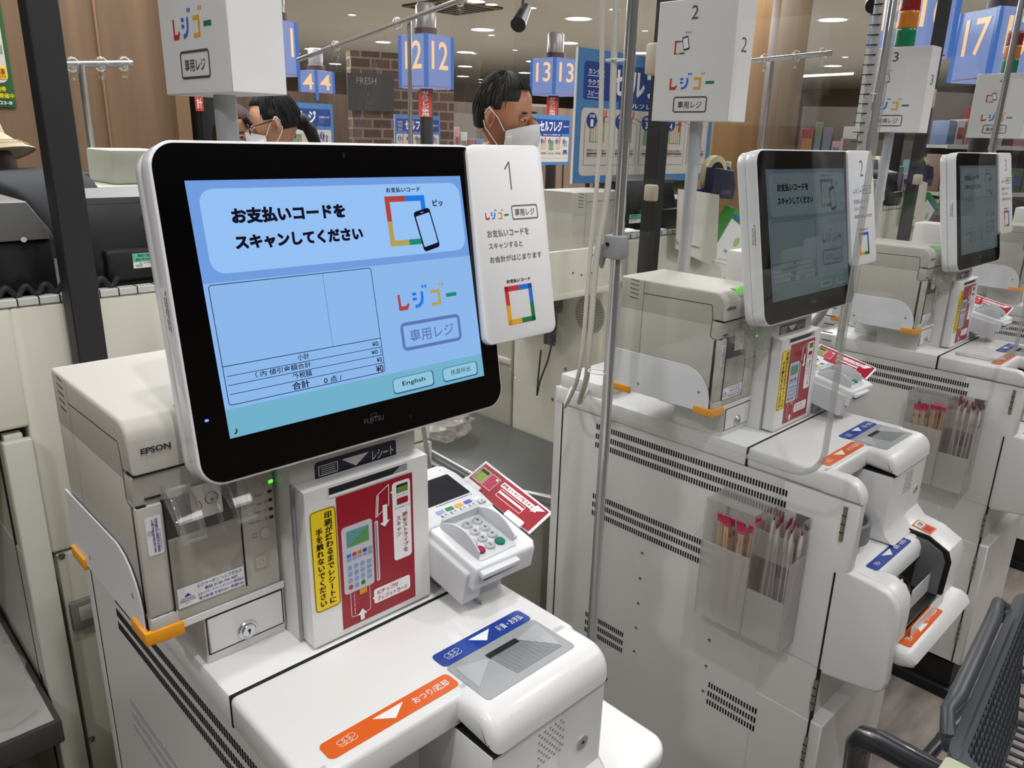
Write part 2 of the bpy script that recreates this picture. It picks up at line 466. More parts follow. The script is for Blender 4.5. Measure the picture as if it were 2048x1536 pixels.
def strip_label(o, u, v, w, d, text, base, icon, r=0.006, flip=False):
    """a coloured instruction strip: icon, triangle, wording"""
    mb = MB(frame_at(o, u, v))
    mb.rect(0, 0, w, d, base, 0.0006, r)
    if icon == 'coin': coins(mb, w * 0.16, d * 0.48, d * 0.40, INKW, 0.0009)
    else: note_icon(mb, w * 0.16, d * 0.5, d * 0.5, INKW, 0.0009)
    if flip: mb.poly([(w * 0.37, d * 0.2), (w * 0.61, d * 0.2), (w * 0.49, d * 0.78)], INKW, 0.0009)
    else: mb.poly([(w * 0.37, d * 0.78), (w * 0.61, d * 0.78), (w * 0.49, d * 0.2)], INKW, 0.0009)
    mb.text(text, w * 0.66, d * 0.30, w * 0.95, d * 0.70, INKW, 0.0009)
    return mb

def build_kiosk():
    t = thing('checkout_kiosk', 'x', 'checkout kiosk', (0.415, 0.75, 0), 'white self checkout kiosks in a row')
    # --- cabinet
    c = MB()
    c.box(0.2497, 0.583, 0.555, 1.088, 0.11, 0.936, KW, 0.003, 1)
    cab = part(c, 'cabinet', t)
    m = MB(); m.box(0.2492, 0.250, 1.0865, 1.0885, 0.12, 0.935, GAP)
    m.box(0.2487, 0.255, 1.09, 1.112, 0.11, 0.972, KW, 0.002, 1); m.box(0.25, 0.583, 1.09, 1.108, 0.11, 0.968, KW)
    part(m, 'rear_panel', t)
    k = MB(); k.box(0.252, 0.58, 0.44, 1.07, 0.03, 0.11, mat('black_plinth', (12, 12, 13), 0.5, noise=0)); k.box(0.236, 0.595, 0.432, 1.085, 0, 0.032, mat('black_plinth', (12, 12, 13), 0.5, noise=0), 0.006)
    part(k, 'plinth', t)
    def slots(v, y0, y1, zt, n):
        for i in range(n):
            y = y0 + (y1 - y0) * i / (n - 1)
            v.box(0.2491, 0.2505, y - 0.0016, y + 0.0016, zt - 0.0118, zt, VENT)
    for y0, y1, k, zs in ((0.987, 0.552, 76, (0.917, 0.895, 0.875)), (0.985, 0.600, 67, (0.754, 0.734, 0.713)), (0.985, 0.878, 20, (0.451, 0.430, 0.410)), (0.654, 0.550, 18, (0.451, 0.430, 0.410))):
        v = MB()
        for z in zs: slots(v, y0, y1, z, k)
        part(v, 'vent_slots', cab)
    for y, z in ((0.844, .665), (.844, .604), (.843, .543), (.843, .481), (.843, .42), (.666, .545), (.666, .483), (.666, .422)):
        v = MB(); v.disc((0.2494, y, z), 0.0032, (-1, 0, 0), 0.0003, GAP, 12); v.disc((0.2492, y - .0006, z - .0008), 0.0022, (-1, 0, 0), 0.0003, GREYP, 10); part(v, 'screw_hole', cab)
    # --- lid and cash cover
    l = MB(); l.box(0.2462, 0.585, 0.6350, 1.106, 0.9365, 0.974, KW2, 0.004)
    l.box(0.2500, 0.56, 0.985, 1.098, 0.9735, 1.004, KW2, 0.003)
    part(l, 'counter_top', t)
    l = MB()
    l.box(0.2462, 0.585, 0.484, 0.6335, 0.9365, 0.974, KW2, 0.006, 3)
    fr = [(0.496, 0.974)] + [(0.458 + 0.028 * math.cos(math.radians(a)), 0.946 + 0.028 * math.sin(math.radians(a))) for a in (90, 105, 120, 135, 150, 165, 180)] + [(0.4295, 0.936), (0.482, 0.941), (0.496, 0.941)]
    l.prism(fr, 'x', 0.410, 0.5845, KW2, 0.011, 4)
    ck = [(0.496, 0.974)] + [(0.455 + 0.034 * math.cos(math.radians(a)), 0.940 + 0.034 * math.sin(math.radians(a))) for a in (90, 110, 130, 150, 165, 180)] + [(0.421, 0.936), (0.496, 0.936)]
    l.prism(ck, 'x', 0.2465, 0.274, KW2, 0.005, 3)
    cov = part(l, 'cash_cover', t)
    g = MB(); g.box(0.247, 0.584, 0.6320, 0.6352, 0.937, 0.9735, GAP); g.box(0.412, 0.582, 0.4320, 0.52, 0.9325, 0.9355, GAP)
    g.box(0.2485, 0.26, 0.445, 0.448, 0.12, 0.80, GAP)
    part(g, 'panel_gap', t)
    # --- lower housings round the coin bowl and the banknote unit
    b = MB()
    b.prism([(0.56, 0.9345), (0.4225, 0.9345), (0.4225, 0.812), (0.425, 0.808), (0.38, 0.806), (0.358, 0.800), (0.344, 0.788), (0.337, 0.770), (0.336, 0.70), (0.333, 0.640), (0.336, 0.622), (0.346, 0.611), (0.365, 0.606), (0.424, 0.597), (0.4435, 0.594), (0.4435, 0.60), (0.56, 0.60)], 'x', 0.2498, 0.272, KW2, 0.006, 3)
    b.prism([(0.56, 0.9345), (0.4325, 0.9345), (0.433, 0.83)] + [(0.416, 0.812), (0.38, 0.806), (0.344, 0.788), (0.337, 0.770), (0.340, 0.70), (0.345, 0.66), (0.56, 0.66)], 'x', 0.500, 0.583, KW2, 0.008, 3)
    b.prism([(0.56, 0.934), (0.4325, 0.934), (0.4335, 0.835), (0.428, 0.818), (0.412, 0.8045), (0.56, 0.80)], 'x', 0.410, 0.52, KW2, 0.004, 2)
    b.box(0.268, 0.57, 0.44, 0.56, 0.60, 0.665, KW2)
    hou = part(b, 'front_housing', t)
    n = MB()
    n.prism([(0.56, 0.8015), (0.404, 0.8015), (0.393, 0.796), (0.387, 0.784), (0.387, 0.765), (0.56, 0.765)], 'x', 0.262, 0.54, KW2, 0.002, 1)
    n.prism([(0.42, 0.801), (0.372, 0.801), (0.352, 0.793), (0.341, 0.775), (0.338, 0.75), (0.338, 0.70), (0.42, 0.70)], 'x', 0.262, 0.325, KW2, 0.012, 3)
    n.prism([(0.50, 0.690), (0.325, 0.690), (0.312, 0.684), (0.305, 0.672), (0.309, 0.662), (0.33, 0.655), (0.50, 0.655)], 'x', 0.282, 0.575, KW2, 0.012, 3)
    bun = part(n, 'banknote_unit', t)
    s = MB(); s.box(0.325, 0.50, 0.392, 0.46, 0.695, 0.79, BLACK); s.box(0.33, 0.495, 0.345, 0.395, 0.690, 0.700, BLACK, 0.003)
    s.ell((0.385, 0.385, 0.735), (0.035, 0.022, 0.03), mat('gloss_black_roller', (10, 10, 11), 0.12, noise=0))
    s.prism([(0.42, 0.8085), (0.38, 0.8075), (0.3425, 0.789), (0.3352, 0.770), (0.3382, 0.70), (0.42, 0.695)], 'x', 0.4965, 0.5005, GAP); s.prism([(0.42, 0.800), (0.38, 0.799), (0.352, 0.785), (0.344, 0.768), (0.347, 0.70), (0.42, 0.695)], 'x', 0.4905, 0.4968, mat('charcoal_slot_rim', (110, 111, 113), 0.4))
    s.box(0.33, 0.49, 0.333, 0.3345, 0.69, 0.712, KW2, 0.0006, 1); s.box(0.40, 0.493, 0.362, 0.3635, 0.70, 0.74, KW2, 0.0006, 1)
    part(s, 'banknote_slot', bun, 'black banknote slot')
    d = MB(); d.box(0.2505, 0.583, 0.4235, 0.56, 0.115, 0.4895, KW, 0.003, 1); d.box(0.2515, 0.575, 0.448, 0.56, 0.485, 0.61, KW)
    dor = part(d, 'lower_door', t)
    for z0, z1 in ((0.514, 0.58), (0.385, 0.454), (0.862, 0.925), (0.18, 0.245)):
        h = MB(); h.tube([(0.2488, 0.4465, z0), (0.2488, 0.4465, z1)], 0.0036, HINGE, 10)
        for i in range(1, 4): h.box(0.2445, 0.249, 0.443, 0.45, z0 + (z1 - z0) * i / 4 - .0005, z0 + (z1 - z0) * i / 4 + .0005, GAP)
        part(h, 'hinge', dor)
    bw = MB()
    bw.lathe([(0.0, -0.03), (0.030, -0.026), (0.042, -0.01), (0.046, 0.003), (0.050, 0.005), (0.053, 0.002), (0.053, -0.034), (0, -0.036)], (0.343, 0.4885, 0.858), mat('grey_coin_bowl', (128, 129, 131), 0.4), 40)
    part(bw, 'coin_bowl', t, 'grey coin bowl')
    bk = MB(); bk.box(0.268, 0.412, 0.548, 0.56, 0.80, 0.935, KW2); part(bk, 'bowl_recess', t)
    # --- coin inlet
    ti = MB(frame_at((0.4285, 0.459, 0.9742), (1, 0, 0), (0, 1, 0)))
    W_, D_ = 0.129, 0.064; GR = mat('grey_coin_tray', (158, 160, 162), 0.3, noise=0.01); GR2 = mat('grey_coin_tray_shade', (128, 130, 132), 0.3, noise=0.01)  # slopes are flat; their light and shade is put into three greys
    ti.rect(0, 0, W_, D_ + .002, GR, 0.0004, 0.005)
    q = [(0.012, 0.052), (0.030, 0.014), (0.112, 0.012), (0.105, 0.052)]
    ti.poly([(0.008, 0.06), (0.006, 0.02), (0.045, 0.047)], mat('grey_coin_tray_lit', (176, 178, 180), 0.3), 0.0007)
    ti.poly([(0.045, 0.047), (0.05, 0.010), (0.118, 0.010), (0.088, 0.050)], GR2, 0.0007)
    ti.poly([(0.088, 0.051), (0.118, 0.012), (0.126, 0.058)], mat('grey_coin_tray_lit', (176, 178, 180), 0.3), 0.0008)
    for i in range(11):
        x = 0.054 + i * 0.0055; ti.line([(x, 0.013), (x - 0.004 + 0.0002 * i, 0.040)], 0.0004, GREYP, 0.0011)
    ti.rect(0.044, 0.046, 0.088, 0.0535, GAP, 0.0013)
    part(ti, 'coin_inlet', cov, 'grey sloped coin inlet')
    part(strip_label((0.4285, 0.5255, 0.974), (1, 0, 0), (0, 1, 0), 0.129, 0.0245, '硬貨・お支払', LBLUE, 'coin'), 'coin_payment_label', cov, 'blue label with white wording')
    part(strip_label((0.2755, 0.4955, 0.974), (1, 0, 0), (0, 1, 0), 0.149, 0.0235, 'おつり/返却', LORANGE, 'coin'), 'coin_change_label', cov, 'orange label with white wording')
    part(strip_label((0.306, 0.398, 0.8012), (1, 0, 0), (0, 1, 0), 0.160, 0.0215, '紙幣・お支払', LBLUE, 'note'), 'banknote_payment_label', bun, 'blue label with white wording')
    part(strip_label((0.300, 0.322, 0.6902), (1, 0, 0), (0, 1, 0), 0.162, 0.024, 'おつり/返却', LORANGE, 'note', flip=True), 'banknote_change_label', bun, 'orange label with white wording')
    st = MB(frame_at((0.507, 0.3805, 0.8066), (1, 0.0, 0), (0, 0.986, 0.165)))
    st.rect(0, 0, 0.034, 0.036, mat('sticker_salmon', (222, 130, 84), 0.5), 0.0006, 0.002); st.rect(0.004, 0.02, 0.03, 0.033, INKW, 0.0009); st.rect(0.006, 0.003, 0.028, 0.017, PR, 0.0009)
    st.text('注意', 0.009, 0.022, 0.025, 0.031, INKB, 0.0012)
    part(st, 'notice_sticker', bun, 'small orange and red sticker')
    gr = MB()
    for i in range(9):
        for j in range(5):
            gr.disc((0.476 + j * 0.008 + (i % 2) * 0.004, 0.4326, 0.884 + i * 0.0048), 0.0013, (0, -1, 0), 0.0006, GREYP, 8)
    part(gr, 'speaker_holes', hou)
    kl = MB(); kl.disc((0.545, 0.4338, 0.872), 0.008, (0, -1, 0), 0.003, CHROME, 20); kl.disc((0.545, 0.431, 0.872), 0.002, (0, -1, 0), 0.0006, GAP, 10)
    part(kl, 'cover_lock', hou)
    # --- lock drawer under the printer tray
    b = MB(); b.prism([(0.6935, 0.974), (0.690, 0.984), (0.690, 1.0318), (0.80, 1.0318), (0.80, 0.974)], 'x', 0.2512, 0.3385, KW, 0.001, 1)
    part(b, 'lock_box', t)
    b = MB(); b.box(0.2545, 0.3350, 0.6882, 0.690, 0.9885, 1.0285, KW, 0.0006, 1)
    for x0, x1, z0, z1 in ((0.2527, 0.2538, 0.988, 1.029), (0.3356, 0.3366, 0.988, 1.029), (0.253, 0.336, 1.0288, 1.0302), (0.253, 0.336, 0.9868, 0.9876)):
        b.box(x0, x1, 0.6894, 0.6905, z0, z1, GAP)
    drw = part(b, 'lock_drawer', t)
    b = MB(); b.lathe([(0.0108, 0), (0.0108, 0.002), (0.0096, 0.0032), (0.0082, 0.0032), (0.0078, 0.002), (0.0072, 0.002), (0.0072, 0.0042), (0.0064, 0.005), (0, 0.005)], (0.2943, 0.6882, 1.0), CHROME, 32, (0, -1, 0))
    b.disc((0.2943, 0.6832, 1.0005), 0.0017, (0, -1, 0), 0.0004, GAP, 12); b.box(0.2938, 0.2948, 0.6826, 0.6832, 0.9962, 1.0005, GAP)
    part(b, 'key_lock', drw, 'round chrome key lock')
    # --- receipt tower
    r = MB(); r.box(0.3405, 0.4985, 0.6635, 0.90, 0.9735, 1.215, KW, 0.003, 2); r.box(0.385, 0.455, 0.70, 0.80, 1.20, 1.30, KW, 0.004)
    twr = part(r, 'receipt_tower', t)
    r = MB(); r.box(0.3400, 0.3425, 0.6610, 0.664, 0.976, 1.16, GREYP); part(r, 'tower_seam', twr)
    lb = MB(frame_at((0.3690, 0.6635, 1.1500), (1, 0, 0), (0, 0, 1)))
    NAVY = mat('label_navy', (34, 38, 58), 0.4, noise=0)
    lb.rect(0, 0, 0.102, 0.026, NAVY, 0.0006, 0.004)
    lb.frame(0.004, 0.0095, 0.027, 0.021, 0.0009, INKW, 0.0009)
    for i in range(4): lb.line([(0.007, 0.0118 + i * .0022), (0.024, 0.0118 + i * .0022)], 0.0006, INKW, 0.0009)
    lb.poly([(0.032, 0.021), (0.066, 0.021), (0.049, 0.0095)], INKW, 0.0009); lb.text('レシート', 0.070, 0.0095, 0.098, 0.0205, INKW, 0.0009)
    part(lb, 'receipt_label', twr, 'navy label pointing to the receipt slot')
    r = MB()
    r.prism([(0.6385, 0.978), (0.6421, 1.1570), (0.6615, 1.1585), (0.6615, 0.978)], 'x', 0.3432, 0.4992, KW2, 0.0018, 2)
    inf = part(r, 'info_panel', t)
    FP = frame_at((0.3445, 0.6385, 0.978), (1, 0, 0), (0, 0.02, 1.0))
    s = MB(FP); s.rect(0.0262, 0.1655, 0.1262, 0.1768, KW2, 0.0005); s.rect(0.0268, 0.1690, 0.1250, 0.1765, GAP, 0.0008); s.rect(0.0262, 0.1655, 0.126, 0.1688, INKW, 0.0008)
    s.poly([(0.105, .1692), (.125, .1692), (.125, .1762), (.116, .1762)], GREYP, 0.001)
    part(s, 'receipt_slot', inf, 'dark receipt slot')
    s = MB(FP); s.rect(0.0030, 0.0402, 0.0335, 0.1564, YEL, 0.0005, 0.005); s.frame(0.0036, 0.0408, 0.0329, 0.1558, 0.0007, INKB, 0.0008, 0.0045)
    for o_ in (-.00018, .00018): s.vtext('印刷が終わるまでレシートに', 0.0195 + o_, 0.0285 + o_, 0.1525, 0.0447, INKB, 0.0008, 0.016); s.vtext('手を触れないでください', 0.0085 + o_, 0.0170 + o_, 0.1360, 0.0447, INKB, 0.0008, 0.016)
    part(s, 'warning_sticker', inf, 'yellow sticker with black Japanese wording')
    s = MB(FP); h1, h2, h3, h4, h5 = 0.0005, 0.0008, 0.0011, 0.0014, 0.0017
    s.rect(0.0345, 0.0068, 0.1318, 0.1638, RED, h1)
    LG = mat('print_pale_grey', (196, 200, 206), 0.5, noise=0); BLG = mat('print_pale_blue', (132, 158, 200), 0.5, noise=0)
    s.rect(0.0795, 0.0480, 0.0842, 0.1215, LG, h2, 0.002); s.line([(0.0812, 0.0515), (0.0812, 0.119)], 0.0007, INKB, h3)
    s.rect(0.0382, 0.0475, 0.0765, 0.1270, LG, h2, 0.004)
    s.rect(0.0445, 0.1025, 0.0718, 0.1207, mat('print_leaf_green', (92, 150, 84), 0.5, noise=0), h3); s.poly([(0.0445, 0.1025), (0.0718, 0.1207), (0.0445, 0.1207)], mat('print_teal', (88, 150, 150), 0.5, noise=0), h4)
    for i, mm in enumerate((PB, PR, LORANGE, INKBLUE, GREYP)):
        x = 0.0435 + i * 0.0066; s.rect(x, 0.0905, x + 0.0050, 0.0945, mm, h3); s.rect(x, 0.0860, x + 0.0050, 0.0892, BLG, h3)
    for j in range(4):
        for i in range(3): s.oval(0.0462 + i * 0.0079, 0.0778 - j * 0.0077, 0.0029, 0.0029, (PR if (j, i) == (3, 0) else PG if (j, i) == (3, 2) else BLG), h3, 14)
        s.rect(0.0675, 0.0752 - j * 0.0063, 0.0735, 0.0795 - j * 0.0063, BLG, h3)
    s.rect(0.1040, 0.0634, 0.1284, 0.1584, INKW, h2, 0.004); s.poly([(0.1040, 0.150), (0.1040, 0.146), (0.1015, 0.1482)], INKW, h2)
    s.rect(0.1098, 0.1450, 0.1248, 0.1548, INKB, h3); s.rect(0.1104, 0.1455, 0.1242, 0.1520, mat('print_olive', (110, 140, 50), 0.5, noise=0), h4)
    s.text('オーナーズカード', 0.1095, 0.1412, 0.1250, 0.1430, INKB, h3); s.rect(0.1098, 0.1310, 0.1248, 0.1385, RED, h3, 0.001); s.text('WAON POINT カード', 0.1065, 0.1265, 0.1270, 0.1282, INKB, h3)
    s.vtext('磁気ストライプを', 0.1165, 0.1238, 0.1200, 0.0700, RED, h3); s.vtext('スキャン', 0.1078, 0.1148, 0.1180, 0.0920, RED, h3)
    cd = [(0.0838, 0.1500), (0.0998, 0.1590), (0.0990, 0.1350), (0.0816, 0.1250)]
    for a, b_ in zip(cd, cd[1:] + cd[:1]): s.line([a, b_], 0.0009, INKW, h2)
    s.poly([(0.0850, 0.1490), (0.0866, 0.1500), (0.0846, 0.1280), (0.0832, 0.1272)], INKW, h2)
    s.poly([(0.0905, 0.137), (0.0963, 0.137), (0.0963, 0.1175), (0.1000, 0.1180), (0.0925, 0.111), (0.0862, 0.1165), (0.0905, 0.117)], INKW, h4)
    s.frame(0.0452, 0.0170, 0.0702, 0.0500, 0.0006, INKW, h2, 0.003); s.rect(0.0568, 0.0410, 0.0660, 0.0480, PY, h3)
    for i in range(3): s.line([(0.0590 + i * .0024, 0.041), (0.0590 + i * .0024, 0.048)], 0.0004, RED, h4)
    s.vtext('1234567890', 0.0490, 0.0520, 0.0470, 0.0200, INKW, h3)
    s.poly([(0.0560, 0.0095), (0.0612, 0.0095), (0.0612, 0.0160), (0.0645, 0.0155), (0.0590, 0.0232), (0.0525, 0.0165), (0.0560, 0.0162)], INKW, h4)
    s.rect(0.0750, 0.0211, 0.1244, 0.0392, INKW, h2, 0.003); s.poly([(0.0752, 0.031), (0.0752, 0.027), (0.0730, 0.029)], INKW, h2)
    s.text('ICチップ付', 0.0795, 0.0312, 0.1075, 0.0368, RED, h3); s.text('クレジットカード', 0.0795, 0.0230, 0.1205, 0.0292, RED, h3)
    part(s, 'card_instruction_sticker', inf, 'crimson card instruction sticker')
    return t

def build_tray():
    t = thing('printer_tray', 'x', 'printer tray', (0.265, 0.80, 1.0318), 'white trays under the grey coupon printers')
    b = MB(); b.box(0.1990, 0.3385, 0.6875, 0.911, 1.0318, 1.0355, KW, 0.001, 1); b.box(0.199, 0.3385, 0.6868, 0.6885, 1.0318, 1.0400, KW, 0.0006, 1)
    part(b, 'shelf', t)
    pr = [(0.912, 1.033), (0.912, 1.1112), (0.752, 1.1128)] + [(0.694 + 0.058 + 0.058 * math.cos(math.radians(a)), 1.0548 + 0.058 * math.sin(math.radians(a))) for a in (100, 115, 130, 145, 160, 172, 180)] + [(0.694, 1.033)]
    g = MB(); g.prism(pr, 'x', 0.1966, 0.1984, mat('white_sheet_guard', (232, 233, 236), 0.3, noise=0.01), 0.0004, 1)
    for y, z in ((0.716, 1.0685), (0.85, 1.052)): g.disc((0.1968, y, z), 0.003, (-1, 0, 0), 0.0006, GREYP, 12)
    part(g, 'side_guard', t)
    c = MB(); c.prism([(0.1935, 0.7225), (0.1985, 0.7225), (0.1985, 0.6890), (0.2290, 0.6860), (0.2290, 0.6805), (0.1935, 0.6838)], 'z', 1.0285, 1.0425, ORANGEP, 0.0012, 2)
    part(c, 'corner_guard', t, 'orange corner guard')
    c = MB(); c.box(0.1935, 0.1990, 0.868, 0.913, 1.0275, 1.0415, ORANGEP, 0.0012); part(c, 'corner_guard', t, 'orange corner guard')
    return t

def build_printer():
    t = thing('coupon_printer', 'x', 'printer', (0.267, 0.797, 1.0358), 'grey beige coupon printers')
    x0, x1 = 0.2005, 0.3365
    b = MB(); b.box(x0, x1, 0.689, 0.9085, 1.0358, 1.2015, BEIGE, 0.004)
    b.prism([(0.908, 1.19), (0.908, 1.2525), (0.710, 1.2525)] + [(0.706 + 0.020 * math.cos(math.radians(a)), 1.2325 + 0.020 * math.sin(math.radians(a))) for a in (95, 115, 135, 155, 175)] + [(0.6845, 1.2035), (0.70, 1.2035), (0.70, 1.19)], 'x', x0 - .0003, x1, BEIGE, 0.004, 3)
    b.prism([(0.71, 1.2015), (0.6848, 1.2015), (0.6870, 1.190), (0.6885, 1.172), (0.71, 1.172)], 'x', x0 - .0002, x1, BEIGE, 0.002, 2)
    b.box(x0, x0 + 0.0236, 0.6855, 0.70, 1.0558, 1.170, BEIGE, 0.0015)
    b.box(x0, x0 + 0.026, 0.6845, 0.70, 1.0358, 1.0545, BEIGE, 0.0015)
    bod = part(b, 'body', t)
    s = MB()
    def sd(pts, w=0.0011):
        for (ya, za), (yb, zb) in zip(pts, pts[1:]):
            mb = MB(Matrix(((0, 0, -1, x0 - .0001), (1, 0, 0, 0), (0, 1, 0, 0), (0, 0, 0, 1))))
            mb.line([(ya, za), (yb, zb)], w, GAP, 0.0006); s.add(mb.v, mb.f, GAP)
    Y, Z = 0.684, 1.035
    sd([(Y + .1717, Z + .1920), (Y + .026, Z + .1945), (Y + .0245, Z + .1925), (Y + .0235, Z + .187), (Y + .0215, Z + .1688), (Y + .004, Z + .1680)])
    sd([(Y + .0215, Z + .1688), (Y + .0225, Z + .140), (Y + .019, Z + .1362), (Y + .006, Z + .1352)])
    sd([(Y + .1717, Z + .2175), (Y + .1717, Z + .02)], 0.0005)
    for i in range(5): sd([(Y + .2035, Z + .2145 - i * .0083), (Y + .1835, Z + .2125 - i * .0083)], 0.0013)
    s.box(x0 + .001, x1 - .002, 0.6838, 0.70, 1.2015, 1.2033, GAP)
    s.box(x0 + .0012, x0 + .0095, 0.6865, 0.70, 1.1700, 1.1714, GAP); s.box(x0 + .0092, x0 + .0236, 0.6865, 0.70, 1.1765, 1.1780, GAP)
    s.box(x0 + .0228, x0 + .0240, 0.6840, 0.70, 1.055, 1.172, GAP); s.box(x0 + .0968, x0 + .0980, 0.6875, 0.70, 1.05, 1.145, GAP)
    part(s, 'seams', bod)
    d = MB(); d.box(x0 + .0245, x0 + .0965, 0.6875, 0.70, 1.0525, 1.128, BEIGE2, 0.001)
    d.box(x0 + .0245, x0 + .0965, 0.6885, 0.70, 1.129, 1.171, mat('printer_dark_mouth', (70, 69, 66), 0.5), 0.001)
    fd = part(d, 'front_door', t)
    g = MB()
    gp = [(0.687, 1.1865), (0.676, 1.1850), (0.662, 1.1760), (0.651, 1.1620), (0.6445, 1.1465), (0.6440, 1.1430), (0.650, 1.1435), (0.660, 1.1530), (0.672, 1.1620), (0.687, 1.1670)]
    for a, b_ in ((0.2245, 0.2295), (0.2435, 0.2465), (0.2625, 0.2645), (0.2770, 0.2795), (0.2890, 0.2950)): g.prism(gp, 'x', a, b_, CLEARP, 0.0008, 2)
    sh = [(0.676, 1.1865), (0.662, 1.1775), (0.651, 1.1635), (0.6445, 1.148), (0.6455, 1.1475), (0.6525, 1.1625), (0.663, 1.1760), (0.676, 1.1850)]
    g.prism(sh, 'x', 0.2245, 0.2470, CLEARP); g.prism(sh, 'x', 0.2770, 0.2950, CLEARP); g.tube([(0.2245, 0.6465, 1.1440), (0.2465, 0.6465, 1.1440)], 0.0022, CLEARP); g.tube([(0.277, 0.6465, 1.1470), (0.295, 0.6465, 1.1470)], 0.0022, CLEARP)
    part(g, 'paper_guide', t, 'clear plastic paper guide')
    pc = MB(frame_at((0.2495, 0.6842, 1.137), (1, 0, 0), (0, 0.05, 1))); pc.rect(0, 0.006, 0.03, 0.040, PAPER, 0.0); pc.line([(0.006, 0.012), (0.010, 0.018), (0.008, 0.024)], 0.0008, PR, 0.0003); pc.loop(0.02, 0.024, 0.006, 0.006, 0.0008, INKB, 0.0003); pc.oval(0.0205, 0.022, 0.0018, 0.0018, INKB, 0.0003)
    part(pc, 'paper_coupon', fd)
    FR = frame_at((0.2, 0.6850, 1.035), (1, 0, 0), (0, 0, 1))
    # left column label
    l = MB(frame_at((0.2, 0.6855, 1.035), (1, 0, 0), (0, 0, 1))); l.rect(0.0066, 0.0852, 0.0208, 0.1250, INKW, 0.0005, 0.002)
    l.text('INK CARTRIDGE WILL EJECT', 0.0132 - 0.0165, 0.1050 - 0.0013, 0.0132 + 0.0165, 0.1050 + 0.0013, INKBLUE, 0.0008, 0.03, PI / 2); l.text('WHEN IT IS READY TO REPLACE.', 0.0163 - 0.0175, 0.1050 - 0.0013, 0.0163 + 0.0175, 0.1050 + 0.0013, INKBLUE, 0.0008, 0.03, PI / 2)
    l.text('(CARTRIDGE SIDE UP)', 0.019 - 0.011, 0.1 - 0.0009, 0.019 + 0.011, 0.1 + 0.0009, INKBLUE, 0.0008, 0.0, PI / 2)
    l.loop(0.0098, 0.1085, 0.0021, 0.0021, 0.0004, INKBLUE, 0.0008); l.text('STOP', 0.0085, 0.108, 0.0111, 0.109, INKBLUE, 0.0008)
    part(l, 'cartridge_label', bod, 'white label with violet lettering')
    e = MB(frame_at((0.2, 0.6845, 1.035), (1, 0, 0), (0, 0, 1))); e.text('EPSON', 0.0106, 0.1870, 0.0372, 0.1926, mat('logo_grey', (58, 60, 62), 0.5, noise=0), 0.0006, 0.045)
    part(e, 'maker_lettering', bod)
    k = MB(frame_at((0.2, 0.6875, 1.035), (1, 0, 0), (0, 0, 1))); k.rect(0.0280, 0.0186, 0.0955, 0.0402, INKW, 0.0005)
    k.text('レジクーポン ヘルプデスク', 0.0480, 0.0345, 0.0930, 0.0388, INKBLUE, 0.0008); k.text('電話 0120-790-907', 0.0545, 0.0298, 0.0880, 0.0334, INKBLUE, 0.0008); k.text('カタリナマーケティングジャパン株式会社', 0.0470, 0.0250, 0.0945, 0.0284, INKBLUE, 0.0008); k.text('受付時間 午前9:00～夜間9:00', 0.0480, 0.0202, 0.0940, 0.0238, INKBLUE, 0.0008)
    k.text('CATALINA', 0.0305, 0.0265, 0.0440, 0.0285, INKB, 0.0008, 0.0); k.text('MARKETING', 0.0295, 0.0240, 0.0450, 0.0260, INKB, 0.0008, 0.0); k.text('Japan', 0.0345, 0.0215, 0.0400, 0.0232, INKB, 0.0008, 0.0); k.poly([(0.034, 0.0295), (0.0412, 0.0295), (0.0376, 0.033)], INKBLUE, 0.0008)
    part(k, 'helpdesk_label', fd, 'white help desk label')
    p = MB(frame_at((0.2, 0.6890, 1.035), (1, 0, 0), (0, 0, 1)))
    for tx, a, b_, yy in (('Error', 0.1150, 0.1225, 0.1117), ('Ink', 0.1165, 0.1215, 0.1020), ('Paper', 0.1120, 0.1200, 0.0930), ('Paper Jam', 0.1058, 0.1190, 0.0830)): p.text(tx, a, yy - 0.0016, b_, yy + 0.0016, INKG, 0.0005, 0.0)
    for yy in (0.1115, 0.1019, 0.0916, 0.0823): p.rect(0.1285, yy - 0.001, 0.1328, yy + 0.0022, INKB, 0.0005)
    for yy in (0.102, 0.0925, 0.0826): p.loop(0.1250, yy, 0.0014, 0.0014, 0.0004, INKG, 0.0005, 10)
    p.loop(0.1262, 0.1222, 0.0018, 0.0018, 0.0005, INKG, 0.0005, 14); p.text('A+A', 0.1085, 0.0690, 0.1135, 0.0712, INKG, 0.0005, 0); p.text('Func', 0.1080, 0.0655, 0.1140, 0.0677, INKG, 0.0005, 0)
    part(p, 'panel_marks', bod)
    p = MB(); p.box(x0 + .1300, x0 + .1345, 0.6885, 0.6895, 1.1560, 1.1588, glow('lamp_green', (70, 230, 40), 3.0)); part(p, 'power_lamp', bod, 'lit green power lamp')
    p = MB(); p.lathe([(0.0062, 0), (0.0062, 0.0012), (0.0058, 0.0014), (0, 0.0014)], (x0 + .1228, 0.6892, 1.1021), BEIGE, 24, (0, -1, 0)); p.lathe([(0.0068, 0), (0.0068, 0.0003), (0.0062, 0.0003)], (x0 + .1228, 0.6892, 1.1021), BEIGE2, 24, (0, -1, 0)); part(p, 'feed_button', bod)
    p = MB(FR); p.frame(0.1072, 0.0265, 0.1250, 0.0460, 0.0006, BEIGE2, -0.0038, 0.003); p.frame(0.1090, 0.0280, 0.1228, 0.0440, 0.0009, BEIGE2, -0.0036, 0.002); p.loop(0.1159, 0.036, 0.0026, 0.0026, 0.0005, BEIGE2, -0.0036); part(p, 'power_button', bod)
